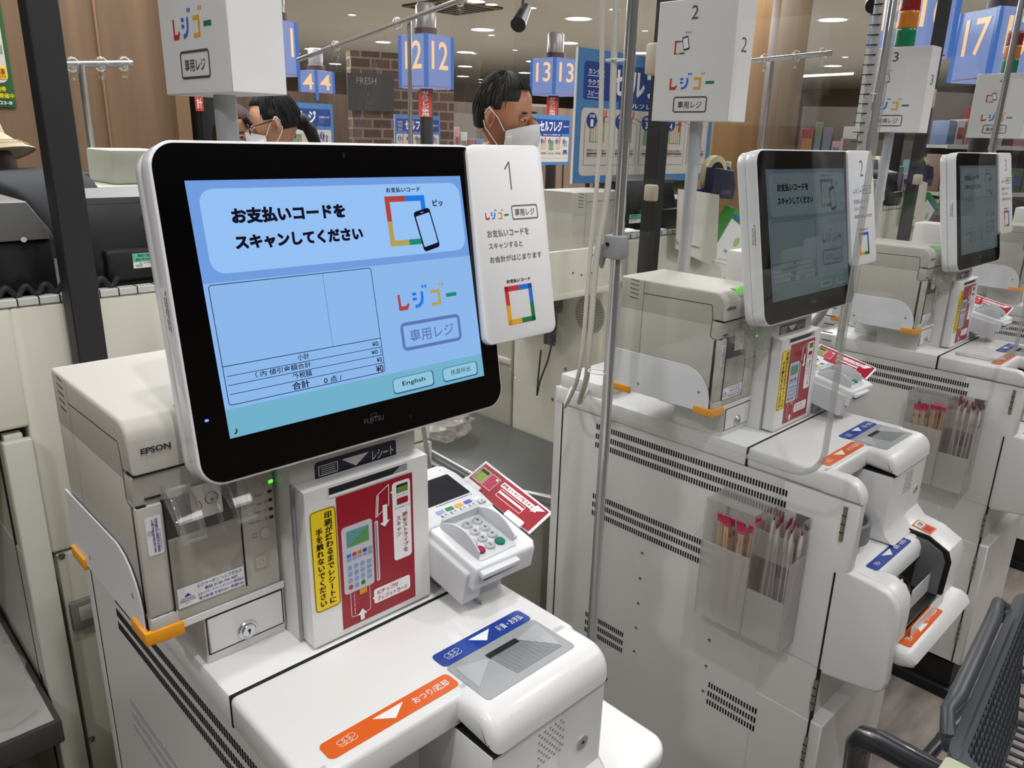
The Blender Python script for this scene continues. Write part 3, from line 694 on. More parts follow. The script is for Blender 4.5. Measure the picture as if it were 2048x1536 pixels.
    p = MB(); p.prism([(0.700, 1.2528), (0.7085, 1.2530), (0.7085, 1.2534), (0.699, 1.2532), (0.6866, 1.2432), (0.6870, 1.2425)], 'x', 0.2515, 0.288, mat('lime_tab', (120, 206, 84), 0.5), 0.0); part(p, 'lime_tab', bod, 'lime green tab on the top edge')
    return t

def build_terminal():
    t = thing('card_terminal', 'x', 'card terminal', (0.557, 0.63, 0.9742), 'white card terminals beside the red stickers')
    M = frame_at((0.505, 0.575, 1.046), (1, 0, 0), (0, 0.982, 0.19))
    TW = mat('terminal_white', (226, 227, 229), 0.38, noise=0.01); TG = mat('terminal_pale_grey', (205, 207, 210), 0.4, noise=0.01)
    b = MB(M)
    b.prism([(0.0, -0.012), (0.088, -0.016), (0.096, -0.006), (0.099, 0.06), (0.101, 0.08), (0.0, 0.085)], 'z', -0.034, -0.002, TW, 0.004, 3)
    b.prism([(-0.004, 0.072), (0.101, 0.072), (0.105, 0.10), (0.105, 0.15), (0.100, 0.172), (0.092, 0.178), (0.01, 0.178), (0.0, 0.172), (-0.004, 0.15)], 'z', -0.050, 0.0, TW, 0.004, 3)
    b.prism([(-0.006, -0.004), (0.02, -0.004), (0.02, 0.17), (-0.006, 0.17)], 'z', -0.058, -0.012, TG, 0.004, 3)
    bod = part(b, 'body', t)
    s = MB(M); s.rect(0.012, 0.1055, 0.0905, 0.1530, mat('terminal_screen', (38, 40, 48), 0.15, noise=0.1, nscale=40), 0.0006, 0.002); part(s, 'screen', bod, 'dark unlit screen')
    s = MB(M); s.line([(0.036, 0.1022), (0.085, 0.1022)], 0.0008, INKB, 0.0004); s.oval(0.0335, 0.1022, 0.0009, 0.0009, INKB, 0.0004, 10); s.oval(0.0885, 0.102, 0.0009, 0.0009, INKB, 0.0004, 10); s.text('Panasonic', 0.036, 0.160, 0.062, 0.164, INKB, 0.0004, 0.02); s.oval(0.088, 0.165, 0.0009, 0.0009, INKB, 0.0004, 10); part(s, 'body_marks', bod)
    for i, mm in enumerate((mat('icon_lilac', (150, 160, 216), 0.5), PG, PY, mat('icon_indigo', (86, 92, 180), 0.5), INKW)):
        x = 0.0303 + i * 0.0146
        k = MB(M); k.rect(x - .0062, 0.0878, x + .0052, 0.0942, mm, 0.0006, 0.001); part(k, 'function_icon', bod)
        k = MB(M); k.prism(rrect(x - .0042, 0.0790, x + .0052, 0.0850, 0.0012), 'z', 0.0, 0.0025, TG, 0.0007, 2); k.frame(x - .0046, 0.0786, x + .0056, 0.0854, 0.0006, INKG, 0.0005, 0.0012); k.line([(x - .001, .082), (x + .002, .082)], 0.0016, INKG, 0.0027); part(k, 'function_key', bod)
    w = MB(M); w.prism(rrect(0.012, -0.004, 0.070, 0.068, 0.004), 'z', -0.003, -0.0008, TG, 0.0008, 2); kw_ = part(w, 'key_well', t)
    n = '123456789'
    for j in range(4):
        for i in range(3):
            x, y = 0.0242 + i * 0.0155 + (3 - j) * 0.0000 + j * 0.0, 0.0107 + (3 - j) * 0.0145
            x += (3 - j) * 0.0008
            mm = mat('key_silver', (190, 192, 194), 0.3, metal=0.3); ch = n[j * 3 + i] if j < 3 else ('', '0', '')[i]
            if j == 3 and i == 0: mm = mat('key_crimson', (140, 30, 60), 0.35)
            if j == 3 and i == 2: mm = mat('key_green', (20, 110, 90), 0.35)
            k = MB(M); k.lathe([(0.0064, -0.001), (0.0064, 0.0012), (0.0056, 0.0022), (0, 0.0022)], (x, y, 0), mm, 20)
            if ch: k.text(ch, x - .0014, y - .0021, x + .0014, y + .0021, INKB, 0.0025, 0.02)
            part(k, 'key', kw_, 'crimson key' if (j, i) == (3, 0) else 'green key' if (j, i) == (3, 2) else None)
    k = MB(M); k.prism(rrect(0.0710, 0.0055, 0.0790, 0.0125, 0.001), 'z', -0.001, 0.002, TG, 0.0006, 2); k.rect(.073, .008, .076, .0105, LBLUE, 0.0023); part(k, 'clear_key', bod)
    wing = lambda y0, y1: [(y0, -0.002)] + [(y0 + (y1 - y0) * i / 10, 0.020 * math.sin(PI * (0.12 + 0.80 * i / 10)) ** 0.8) for i in range(11)] + [(y1, -0.002)]
    h = MB(M); h.prism(wing(0.0, 0.066), 'x', 0.0120, 0.0142, TG, 0.0007, 2); h.prism(wing(0.004, 0.070), 'x', 0.0690, 0.0712, TG, 0.0007, 2)
    h.prism([(0.066, -0.002), (0.066, 0.010), (0.069, 0.012), (0.0705, -0.002)], 'x', 0.0125, 0.0712, TG, 0.0007, 2)
    part(h, 'privacy_hood', t, 'grey hood round the keypad')
    f = MB(M); f.prism([(0.004, -0.020), (0.060, -0.022), (0.062, -0.008), (0.006, -0.006)], 'z', -0.0135, -0.006, TW, 0.002, 2); f.box(0.008, 0.060, -0.0185, -0.012, -0.0165, -0.0135, GAP)
    part(f, 'card_slot', bod)
    b = MB(); b.box(0.535, 0.581, 0.603, 0.606, 0.9745, 1.012, TG, 0.0008); b.box(0.535, 0.581, 0.603, 0.66, 1.006, 1.016, TG, 0.001); b.box(0.520, 0.60, 0.64, 0.69, 0.9745, 0.990, TG, 0.002); b.box(0.545, 0.575, 0.648, 0.68, 0.985, 1.03, TG, 0.002)
    b.box(0.533, 0.5345, 0.585, 0.606, 0.9745, 0.979, TG); part(b, 'stand', t)
    # red swipe guide card clipped to the right edge
    G = frame_at((0.605, 0.58, 1.0455), (0.8726, -0.1207, 0.4733), (0.0319, 0.981, 0.1914))
    g = MB(G); h1, h2, h3 = 0.0009, 0.0011, 0.0013
    g.prism([(-0.002, -0.0015), (0.034, -0.0015), (0.0375, 0.002), (0.0385, 0.1285), (0.0, 0.1290)], 'z', -0.0006, 0.0006, PAPER)
    g.rect(-0.001, 0.0022, 0.0353, 0.1250, RED, h1); g.frame(0.0086, 0.1055, 0.0298, 0.1230, 0.0006, INKW, h2, 0.001); g.rect(0.0094, 0.1062, 0.0290, 0.1222, mat('print_lime', (140, 160, 50), 0.5), h2); g.rect(0.024, 0.107, 0.028, 0.1215, INKB, h3)
    g.frame(0.0084, 0.0868, 0.0300, 0.1040, 0.0006, INKW, h2, 0.001); g.rect(0.0092, 0.0876, 0.0292, 0.1032, mat('print_cherry', (190, 36, 70), 0.5), h2); g.rect(.025, .089, .028, .093, INKW, h3)
    g.rect(0.0232, 0.0155, 0.0305, 0.0812, INKW, h1 + .0001); g.text('磁気ストライプをスキャン', 0.0268 - 0.0315, 0.0485 - 0.0024, 0.0268 + 0.0315, 0.0485 + 0.0024, RED, h3, 0.02, -PI / 2)
    g.frame(0.0095, 0.0298, 0.0212, 0.0762, 0.0006, INKW, h2, 0.001); g.rect(0.0150, 0.0305, 0.0180, 0.0755, INKW, h2); g.poly([(0.0332, 0.0210), (0.0205, 0.0221), (0.0322, 0.0065)], INKW, h3)
    gd = part(g, 'swipe_guide_card', t, 'crimson and white swipe guide card')
    for y0, y1 in ((0.098, 0.129), (0.014, 0.045)):
        c = MB(G); c.prism(rrect(-0.004, y0, 0.005, y1, 0.002), 'z', -0.002, 0.0028, TW, 0.001, 2); part(c, 'card_clip', gd)
    return t

# ---- touch monitor
MO, MU, MV = Vector((0.2712, 0.6344, 1.2368)), Vector((1, 0, -0.002)), Vector((0.0195, 0.1970, 0.9800)).normalized()
def shear_frame(o, u, v):
    u = Vector(u); v = Vector(v); n = u.cross(v).normalized()
    return Matrix.Translation(Vector(o)) @ Matrix((u, v, n)).transposed().to_4x4()
MM = shear_frame(MO, MU, MV)
def ui(dim):
    """the checkout screen; measured in metres from its lower left corner"""
    def G(nm, c):
        if dim: return glow('dim_ui_%d_' % dim + nm, tuple(int((x * 0.45 + (0.3 * c[0] + 0.5 * c[1] + 0.2 * c[2]) * 0.55) * (0.42, 0.40, 0.30)[dim] * (1.0, 1.04, 0.98)[j] + (0, 12, 30)[dim]) for j, x in enumerate(c)), 1.0)  # dimming from the oblique view is put into the far displays' colours
        return glow('ui_' + nm, c, 1.0)
    k = 0.0196
    s = MB(frame_at(MO, MU, MV) if False else Matrix(MM) @ Matrix(((1, -k, 0, 0.0), (0, 1, 0, 0), (0, 0, 1, 0), (0, 0, 0, 1))))
    # the measured coordinates carry the display's own slant; k takes it out again
    def S(u, v): return u + 0.0017, v
    BG, BAN, LOW, TEAL, INK, LINE = G('bg', (112, 156, 222)), G('banner', (148, 192, 243)), G('low', (138, 182, 234)), G('teal', (112, 176, 202)), G('ink', (20, 16, 34)), G('line', (24, 40, 66))
    SL = G('slate', (92, 118, 176)); R_, B_, Y_, G_ = G('red', (176, 66, 62)), G('blue', (30, 120, 226)), G('amber', (176, 158, 84)), G('green', (24, 138, 112)); BT = G('button', (142, 196, 220)); BTR = G('button_rim', (56, 96, 132)); CY = G('rule', (80, 120, 170))
    h = [0.0004 + 0.0002 * i for i in range(8)]
    s.rect(0, 0, 0.3045, 0.2250, BG, h[0])
    s.rect(0.0, 0.026, 0.3045, 0.1375, LOW, h[1]); s.rect(0, 0, 0.3045, 0.026, TEAL, h[1])
    s.rect(0.0095, 0.1447, 0.3005, 0.2178, BAN, h[1], 0.013)
    for ox, oy in ((-.0003, -.0003), (.0003, -.0003), (-.0003, .0003), (.0003, .0003)): s.text('お支払いコードを', 0.0360 + ox, 0.1870 + oy, 0.1515 + ox, 0.2005 + oy, INK, h[2], 0.030); s.text('スキャンしてください', 0.0352 + ox, 0.1642 + oy, 0.1680 + ox, 0.1768 + oy, INK, h[2], 0.030)
    s.text('お支払いコード', 0.2030, 0.2094, 0.2465, 0.2146, INK, h[2], 0.03)
    w = 0.0058
    for x0, y0, x1, y1, c in ((0.1998, 0.2000, 0.2255, 0.2058, R_), (0.1998, 0.1805, 0.2056, 0.2058, R_), (0.2255, 0.2000, 0.2508, 0.2058, B_), (0.2450, 0.1805, 0.2508, 0.2058, B_), (0.1998, 0.1550, 0.2056, 0.1805, Y_), (0.1998, 0.1550, 0.2240, 0.1608, Y_), (0.2240, 0.1550, 0.2508, 0.1608, G_), (0.2450, 0.1550, 0.2508, 0.1805, G_)): s.rect(x0, y0, x1, y1, c, h[2])
    P = lambda x, y: (0.2487 + x * math.cos(0.20) - y * math.sin(0.20) * -1 * -1, 0.1695 + x * math.sin(0.20) + y * math.cos(0.20))
    s.poly([P(*q) for q in rrect(-0.0112, -0.0215, 0.0112, 0.0215, 0.0035)], INK, h[3]); s.poly([P(*q) for q in rrect(-0.0095, -0.0165, 0.0095, 0.0165, 0.001)], BAN, h[4]); s.poly([P(*q) for q in rrect(-0.002, 0.0183, 0.002, 0.0191, 0.0003)], BAN, h[4])
    s.text('ピッ', 0.2610, 0.1932, 0.2750, 0.2006, INK, h[2], 0.035)
    tb = 0.0007
    s.frame(0.0040, 0.0290, 0.1720, 0.1362, tb, LINE, h[2], 0.003); s.line([(0.1158, 0.0648), (0.1165, 0.1358)], 0.0005, CY, h[2])
    s.line([(0.0042, 0.0643), (0.1718, 0.0643)], tb, LINE, h[2])
    for y in (0.0552, 0.0470, 0.0388): s.line([(0.0065, y), (0.1718, y)], 0.0006, LINE, h[2])
    s.text('小計', 0.0770, 0.0572, 0.0890, 0.0632, INK, h[2]); s.text('¥0', 0.1605, 0.0570, 0.1680, 0.0618, INK, h[2])
    s.text('（ 内 値引金額合計', 0.0330, 0.0490, 0.0895, 0.0546, INK, h[2]); s.text('¥0 ）', 0.1582, 0.0486, 0.1705, 0.0540, INK, h[2])
    s.text('外税額', 0.0690, 0.0405, 0.0890, 0.0465, INK, h[2]); s.text('¥0', 0.1632, 0.0402, 0.1698, 0.0452, INK, h[2])
    s.text('合計', 0.0668, 0.0305, 0.0850, 0.0380, INK, h[2], 0.02); s.text('0 点 /', 0.1005, 0.0300, 0.1205, 0.0366, INK, h[2]); s.text('¥0', 0.1610, 0.0300, 0.1700, 0.0374, G('maroon', (60, 20, 40)), h[2], 0.02)
    # the coloured katakana lettering
    logo(s, 0.1995, 0.0885, 0.0790, (R_, B_, Y_, G_), h[2])
    s.frame(0.1975, 0.0458, 0.2785, 0.0757, 0.0036, SL, h[2], 0.006); s.text('専用レジ', 0.2085, 0.0535, 0.2680, 0.0670, SL, h[2], 0.01)
    for x0, y0, x1, y1, tx, bl in ((0.1785, 0.0030, 0.2325, 0.0200, 'English', 0.01), (0.2450, 0.0030, 0.2958, 0.0190, '係員呼出', 0.0)):
        s.rect(x0, y0, x1, y1, BTR, h[2], 0.004); s.rect(x0 + .0008, y0 + .0016, x1 - .0016, y1 - .0006, BT, h[3], 0.0035)
        d = (x1 - x0) * 0.22; s.text(tx, x0 + d, y0 + 0.0062, x1 - d, y0 + 0.0122, INK, h[4], bl)
    s.text('♪', 0.0045, 0.0030, 0.0085, 0.0085, INK, h[2])
    return s
def logo(s, x, y, w, cols, h):
    """four coloured katakana drawn with straight strokes: レ ジ ゴ ー; w = full width"""
    k = w / 0.079; R_, B_, Y_, G_ = cols
    def P(l): return [(x + a * k, y + b * k) for a, b in l]
    s.poly(P([(0, 0.0165), (0.0032, 0.0165), (0.0032, 0.0045), (0.0118, 0.0045), (0.0128, 0.0078), (0.0150, 0.0060), (0.0120, 0.0000), (0.0010, 0)]), R_, h) if False else s.poly(P([(0, 0.0168), (0.0030, 0.0168), (0.0030, 0.0042), (0.0095, 0.0042), (0.0122, 0.0072), (0.0140, 0.0052), (0.0108, 0.0), (0.0, 0.0)]), R_, h)
    s.rect(x + 0.0188 * k, y + 0.0138 * k, x + 0.0242 * k, y + 0.0168 * k, B_, h, 0.0006 * k); s.rect(x + 0.0188 * k, y + 0.0085 * k, x + 0.0242 * k, y + 0.0115 * k, B_, h, 0.0006 * k)
    s.poly(P([(0.0300, 0.0168), (0.0334, 0.0168), (0.0334, 0.0100), (0.0318, 0.0050), (0.0280, 0.0012), (0.0212, 0.0), (0.0212, 0.0034), (0.0262, 0.0042), (0.0288, 0.0068), (0.0300, 0.0110)]), B_, h)
    s.rect(x + 0.0322 * k, y + 0.0205 * k, x + 0.0348 * k, y + 0.0235 * k, B_, h); s.rect(x + 0.0362 * k, y + 0.0205 * k, x + 0.0388 * k, y + 0.0235 * k, B_, h)
    s.poly(P([(0.0432, 0.0168), (0.0560, 0.0168), (0.0560, 0.0), (0.0428, 0.0), (0.0428, 0.0032), (0.0528, 0.0032), (0.0528, 0.0136), (0.0432, 0.0136)]), Y_, h)
    s.rect(x + 0.0552 * k, y + 0.0205 * k, x + 0.0578 * k, y + 0.0235 * k, Y_, h); s.rect(x + 0.0592 * k, y + 0.0205 * k, x + 0.0618 * k, y + 0.0235 * k, Y_, h)
    s.rect(x + 0.0640 * k, y + 0.0072 * k, x + 0.0788 * k, y + 0.0112 * k, G_, h, 0.0005 * k)

def build_monitor(dim=0):
    t = thing('touch_monitor', 'x', 'touch monitor', (0.42, 0.70, 1.20), 'white touch monitors on the kiosks')
    WP = mat('monitor_white_gloss', (236, 236, 238), 0.16, noise=0.005, coat=0.3)
    b = MB(MM); b.prism(rrect(-0.0312, -0.0398, 0.3316, 0.2588, 0.023, 8), 'z', -0.022, -0.0006, WP, 0.0022, 3)
    b.prism(rrect(-0.0306, -0.0390, 0.3310, 0.2580, 0.023, 8), 'z', -0.038, -0.0224, WP, 0.003, 2); b.prism(rrect(0.06, 0.02, 0.26, 0.20, 0.02, 6), 'z', -0.070, -0.037, WP, 0.006, 2)
    cs = part(b, 'case', t)
    g = MB(MM); g.prism(rrect(-0.0290, -0.0372, 0.3292, 0.2562, 0.021, 8), 'z', -0.003, 0.0002, GLASS_BLACK, 0.0003, 1); gb = part(g, 'glass_bezel', t)
    s = ui(dim); part(s, 'display', gb, 'dim blue grey display' if dim else 'lit pale blue display')
    m = MB(MM); m.text('FUJITSU', 0.1390, -0.0205, 0.1625, -0.0140, mat('bezel_lettering', (86, 86, 90), 0.4, noise=0), 0.0005, 0.0); m.loop(0.1508, -0.0122, 0.0042, 0.0018, 0.0004, mat('bezel_lettering', (86, 86, 90), 0.4, noise=0), 0.0005, 14)
    m.oval(0.1545, 0.2465, 0.0016, 0.0030, mat('lens_dark', (26, 24, 30), 0.2, noise=0), 0.0005); m.oval(0.1965, -0.0235, 0.0022, 0.0022, mat('lens_dark', (26, 24, 30), 0.2, noise=0), 0.0005); part(m, 'bezel_marks', gb)
    if not dim:
        l = MB(MM); l.oval(-0.0180, 0.0207, 0.0019, 0.0012, glow('lamp_blue', (60, 90, 255), 5.0), 0.0006); part(l, 'power_lamp', gb, 'blue power lamp')
    q = MB(Matrix(MM) @ Matrix(((0, 0, -1, -0.0354), (0, 1, 0, 0), (-1, 0, 0, 0), (0, 0, 0, 1))) if False else MM)
    # serial sticker on the left side of the case
    L = Matrix(MM) @ Matrix(((0, 0, -1, -0.0312), (0, 1, 0, 0.098), (1, 0, 0, -0.0165), (0, 0, 0, 1)))
    z = MB(L); z.rect(0, 0, 0.0105, 0.040, INKW, 0.0003)
    z.text('MODEL 1320L-C27-B', 0.0032 - 0.014, 0.017, 0.0032 + 0.014, 0.0195, INKB, 0.0005, 0.02, PI / 2); z.text('SNO MA1BN0004NR0A PB7', 0.0072 - 0.018, 0.0187, 0.0072 + 0.018, 0.0212, INKB, 0.0005, 0.02, PI / 2)
    part(z, 'serial_sticker', cs)
    return t

PLF = shear_frame((0.5828, 0.6327, 1.2720), (1, 0, 0), Vector((0.045, 0.2172, 0.975)).normalized())
def build_placard(num):
    o = MB(PLF)
    o.prism(rrect(-0.0055, -0.0010, 0.1120, 0.2240, 0.011, 7), 'z', -0.009, 0.0, mat('placard_white', (234, 233, 232), 0.42, noise=0.008), 0.0015, 2)
    d = Matrix(PLF) @ Matrix(((1, -0.045, 0, 0.0), (0, 1, 0, 0), (0, 0, 1, 0), (0, 0, 0, 1)))
    s = MB(d); g = mat('placard_ink_grey', (112, 110, 110), 0.5, noise=0)
    h = 0.0004
    X = 0.004
    if num == '1': s.line([(0.0575, 0.1965), (0.0655, 0.2048), (0.0645, 0.1733)], 0.0018, g, h)
    else: s.text(num, 0.0545, 0.1733, 0.0700, 0.2050, g, h, -0.012)
    logo(s, 0.0185, 0.1405, 0.0365, (PR, PB, PY, PG), h); s.frame(0.0602, 0.1384, 0.1035, 0.1552, 0.0014, g, h, 0.003); s.text('専用レジ', 0.0655, 0.1425, 0.0980, 0.1510, g, h)
    s.text('お支払いコードを', 0.0178, 0.1203, 0.0845, 0.1288, g, h); s.text('スキャンすると', 0.0174, 0.1068, 0.0715, 0.1138, g, h); s.text('お会計がはじまります', 0.0168, 0.0915, 0.1012, 0.0990, g, h)
    s.text('お支払いコード', 0.0382, 0.0662, 0.0770, 0.0705, INKB, h, 0.03)
    for x0, y0, x1, y1, c in ((0.0334, 0.0570, 0.0560, 0.0627, PR), (0.0334, 0.0405, 0.0392, 0.0627, PR), (0.0560, 0.0570, 0.0780, 0.0627, PB), (0.0722, 0.0405, 0.0780, 0.0627, PB), (0.0334, 0.0180, 0.0392, 0.0405, PY), (0.0334, 0.0180, 0.0555, 0.0237, PY), (0.0555, 0.0180, 0.0780, 0.0237, PG), (0.0722, 0.0180, 0.0780, 0.0405, PG)): s.rect(x0, y0, x1, y1, c, h)
    o.v += s.v and []; n = len(o.v)
    for m in s.mats: o.slot(m)
    mp = [o.mats.index(m) for m in s.mats]
    o.v += s.v; o.f += [tuple(i + n for i in f) for f in s.f]; o.mi += [mp[i] for i in s.mi]
    return o.obj('number_placard')

# ---- cubic sign on a pole behind each kiosk
def build_pole_sign(num):
    t = thing('pole_sign', 'x', 'sign', (0.4258, 0.9235, 0.974), 'white box signs on grey poles')
    p = MB(); p.tube([(0.4258, 0.9235, 0.974), (0.4258, 0.9235, 1.60)], 0.0128, POLEGREY, 24); p.disc((0.4258, 0.9235, 0.974), 0.03, (0, 0, 1), 0.004, POLEGREY, 24); part(p, 'pole', t)
    b = MB(); b.box(0.394, 0.4575, 0.835, 1.012, 1.537, 1.7575, mat('sign_card_white', (226, 225, 223), 0.5, noise=0.01), 0.001, 1)
    bxo = part(b, 'sign_box', t)
    s = MB(frame_at((0.394, 1.012, 1.537), (0, -1, 0), (0, 0, 1))); h = 0.0004; g = mat('sign_ink_grey', (74, 76, 78), 0.5, noise=0)
    s.text(num, 0.0765, 0.1842, 0.0915, 0.2083, g, h, 0.0)
    part(s, 'number_print', bxo); s = MB(frame_at((0.394, 1.012, 1.537), (0, -1, 0), (0, 0, 1)))
    for x0, y0, x1, y1, c in ((0.0435, 0.1235, 0.0470, 0.1480, PR), (0.0435, 0.1450, 0.058, 0.1480, PR), (0.058, 0.1450, 0.066, 0.1480, PB), (0.0435, 0.1235, 0.056, 0.1262, PY), (0.056, 0.1235, 0.068, 0.1262, PG)): s.rect(x0, y0, x1, y1, c, h)
    ph = lambda x, y: (0.0690 + x * 0.97 - y * 0.22, 0.1425 + x * 0.22 + y * 0.97)
    s.poly([ph(*q) for q in rrect(-0.0070, -0.0125, 0.0070, 0.0125, 0.002)], INKB, h); s.poly([ph(*q) for q in rrect(-0.0056, -0.0095, 0.0056, 0.0095, 0.001)], INKW, h + .0002)
    s.text('ピッピッ', 0.0662, 0.1596, 0.0815, 0.1640, INKB, h)
    part(s, 'phone_print', bxo); s = MB(frame_at((0.394, 1.012, 1.537), (0, -1, 0), (0, 0, 1)))
    logo(s, 0.0388, 0.0585, 0.1015, (PR, PB, PY, PG), h); part(s, 'colour_lettering', bxo); s = MB(frame_at((0.394, 1.012, 1.537), (0, -1, 0), (0, 0, 1))); s.frame(0.0508, 0.0160, 0.1282, 0.0458, 0.0026, g, h, 0.005); s.text('専用レジ', 0.0618, 0.0235, 0.1168, 0.0370, g, h)
    part(s, 'framed_wording', bxo)
    f = MB(frame_at((0.394, 0.835, 1.537), (1, 0, 0), (0, 0, 1)))
    if num != '1': f.text(num, 0.0210, 0.1240, 0.0405, 0.1494, g, h, -0.005)
    if num != '1': part(f, 'front_number', bxo)
    return t
def build_tower():
    t = thing('signal_tower', 'x', 'signal light', (0.4258, 0.9235, 1.7575), 'red amber and green signal towers')
    def lens(nm, c, z0, z1, lab):
        m = MB(); m.lathe([(0.0, z0), (0.024, z0), (0.0255, z0 + .002)] + [(0.0255 + (0.0006 if i % 2 else 0), z0 + .002 + (z1 - z0 - .004) * i / 8) for i in range(9)] + [(0.024, z1), (0.0, z1)], (0.4258, 0.9235, 0), mat(nm, c, 0.25, noise=0.05, nscale=200, emit=0.15), 28)
        part(m, 'lens', t, lab)
    lens('signal_green', (20, 110, 74), 1.760, 1.806, 'green lens'); lens('signal_amber', (186, 112, 40), 1.806, 1.850, 'amber lens'); lens('signal_red', (130, 28, 34), 1.850, 1.894, 'red lens')
    m = MB(); m.disc((0.4258, 0.9235, 1.7575), 0.027, (0, 0, 1), 0.0025, GREYP, 24); m.lathe([(0.0255, 1.894), (0.024, 1.90), (0, 1.902)], (0.4258, 0.9235, 0), GREYP, 24); part(m, 'base', t)
    return t

# ---- see-through partition on a chrome pole between two kiosks
def build_partition():
    t = thing('acrylic_partition', 'x', 'partition', (1.055, 0.83, 0), 'clear partitions on chrome poles between kiosks')
    p = MB(); p.tube([(1.055, 0.83, 0.0), (1.055, 0.83, 2.35)], 0.0095, CHROME, 20); p.disc((1.055, 0.83, 0), 0.06, (0, 0, 1), 0.006, STEEL, 32); part(p, 'pole', t, 'chrome pole')
    y0, y1, z0, z1, r = 0.432, 1.105, 1.026, 2.30, 0.045
    pts = rrect(y0, z0, y1, z1, r, 8)
    s = MB(); s.prism(pts, 'x', 1.0655, 1.0695, ACR); part(s, 'sheet', t, 'clear acrylic sheet')
    path = [(1.0675, y0, z1 - r)] + [(1.0675, y0, z0 + r + (z1 - z0 - 2 * r) * (1 - i / 6)) for i in range(1, 6)] + [(1.0675, a, b) for a, b in [(y0 + r + r * math.cos(math.radians(q)), z0 + r + r * math.sin(math.radians(q))) for q in (180, 200, 220, 240, 255, 270)]] + [(1.0675, y0 + 0.12, z0)]
    e = MB(); e.tube(path, 0.0044, ACR_EDGE, 10); part(e, 'edge_trim', t, 'pale edge trim')
    k = MB(); k.box(1.040, 1.064, 0.812, 0.850, 1.305, 1.345, GREYP, 0.005); k.prism([(0.842, 1.335), (0.868, 1.325), (0.866, 1.300), (0.858, 1.285), (0.850, 1.315)], 'x', 1.046, 1.058, GREYP, 0.003); k.disc((1.039, 0.838, 1.330), 0.0035, (-1, 0, 0), 0.002, GAP, 12); k.box(1.055, 1.072, 0.822, 0.84, 1.31, 1.34, GREYP, 0.002)
    part(k, 'clamp', t, 'grey plastic clamp')
    return t
def build_cable(ribbed):
    m = MB()
    c = mat('cable_white', (206, 202, 190), 0.55) if not ribbed else mat('wrap_grey', (176, 174, 172), 0.6)
    p1 = [(1.040, 0.865, 2.32), (1.042, 0.858, 2.0), (1.040, 0.852, 1.7), (1.042, 0.846, 1.45), (1.036, 0.858, 1.30), (1.040, 0.866, 1.15), (1.06, 0.885, 1.08), (1.12, 0.95, 1.0), (1.225, 1.02, 0.985)]
    p2 = [(1.030, 0.878, 2.32), (1.028, 0.880, 2.0), (1.026, 0.870, 1.75), (1.032, 0.862, 1.5), (1.030, 0.868, 1.3), (1.034, 0.876, 1.15), (1.05, 0.90, 1.07), (1.10, 0.97, 0.99), (1.21, 1.05, 0.985)]
    def smooth(p):
        out = []
        for i in range(len(p) - 1):
            a = Vector(p[max(0, i - 1)]); b = Vector(p[i]); d = Vector(p[i + 1]); e = Vector(p[min(len(p) - 1, i + 2)])
            for j in range(5):
                t = j / 5; out.append(0.5 * ((2 * b) + (d - a) * t + (2 * a - 5 * b + 4 * d - e) * t * t + (3 * b - 3 * d + e - a) * t ** 3))
        return out + [Vector(p[-1])]
    q1, q2 = smooth(p1), smooth(p2)
    m.tube(q1, 0.0056 if not ribbed else 0.0105, c, 10)
    if not ribbed: m.tube(q2, 0.0040, c, 10)
    else:
        for i in range(60):
            z = 2.30 - i * 0.022; m.box(1.0285, 1.034, 0.842, 0.868, z, z + 0.0016, GAP)
    for z in (1.62, 1.10): m.tube([(1.0615 + 0.014 * math.cos(a) - .014, 0.850 + 0.019 * math.sin(a), z) for a in [2 * PI * i / 16 for i in range(16)]], 0.0013, INKW, 6, True)
    return m.obj('power_cable')

LAB = {
 'checkout_kiosk': ['white self checkout kiosk nearest the camera, with orange and blue labels on its top', 'white kiosk with a wrapped cutlery holder on its side, right of the nearest kiosk', 'white kiosk third from the camera, behind the blue bordered coin inlet of the second', 'white kiosk farthest along the row at the right edge'],
 'printer_tray': ['white printer tray with orange corners on the nearest kiosk', 'white printer tray with orange corners behind the chrome pole, on the second kiosk', 'white printer tray with orange corners on the third kiosk', 'white printer tray at the right edge, only its orange corner showing'],
 'coupon_printer': ['large grey beige coupon printer at lower left of the nearest screen', 'grey beige coupon printer seen through acrylic beside the second touch monitor', 'grey beige coupon printer behind the second placard, left of the third monitor', 'grey beige coupon printer at the far right end of the row'],
 'card_terminal': ['white keypad card terminal under the nearest monitor, red card clipped on', 'white card terminal beside the second kiosk receipt panel', 'white card terminal beside the third kiosk receipt panel', 'white card terminal on the farthest kiosk'],
 'touch_monitor': ['large white touch monitor with a lit pale blue payment screen', 'white touch monitor with a dark grey blue screen, second in the row', 'narrow looking white touch monitor with a grey screen, third in the row', 'white touch monitor at the far right end of the row'],
 'number_placard': ['white placard numbered 1 on the right edge of the lit monitor', 'white placard numbered 2 on the second monitor', 'white placard numbered 3 on the third monitor', 'white placard numbered 4 on the farthest monitor'],
 'pole_sign': ['white box sign cut by the top edge, above the nearest monitor', 'white box sign numbered 2 on a grey pole', 'white box sign numbered 3 below a signal light', 'white box sign numbered 4 at the right edge'],
}
def set_label(o, k, i): o['label'] = LAB[k][i]
def row(builder, key, n=NK):
    a = builder(); set_label(a, key, 0)
    for i in range(1, n): dup(a, (OFF[i], 0, 0), LAB[key][i])
    return a
k1 = row(build_kiosk, 'checkout_kiosk')
for ch in CH[k1.name]:                       # light inside the nearest kiosk's middle vents is put into paler slots
    if ch.name.startswith('cabinet'):
        g = CH[ch.name][1]; g.data = g.data.copy(); g.data.materials[0] = mat('vent_lit_pale', (196, 196, 198), 0.5, noise=0)
row(build_tray, 'printer_tray')
PRN = build_printer(); set_label(PRN, 'coupon_printer', 0)
for i in range(1, NK): dup(PRN, (OFF[i], 0, 0), LAB['coupon_printer'][i])
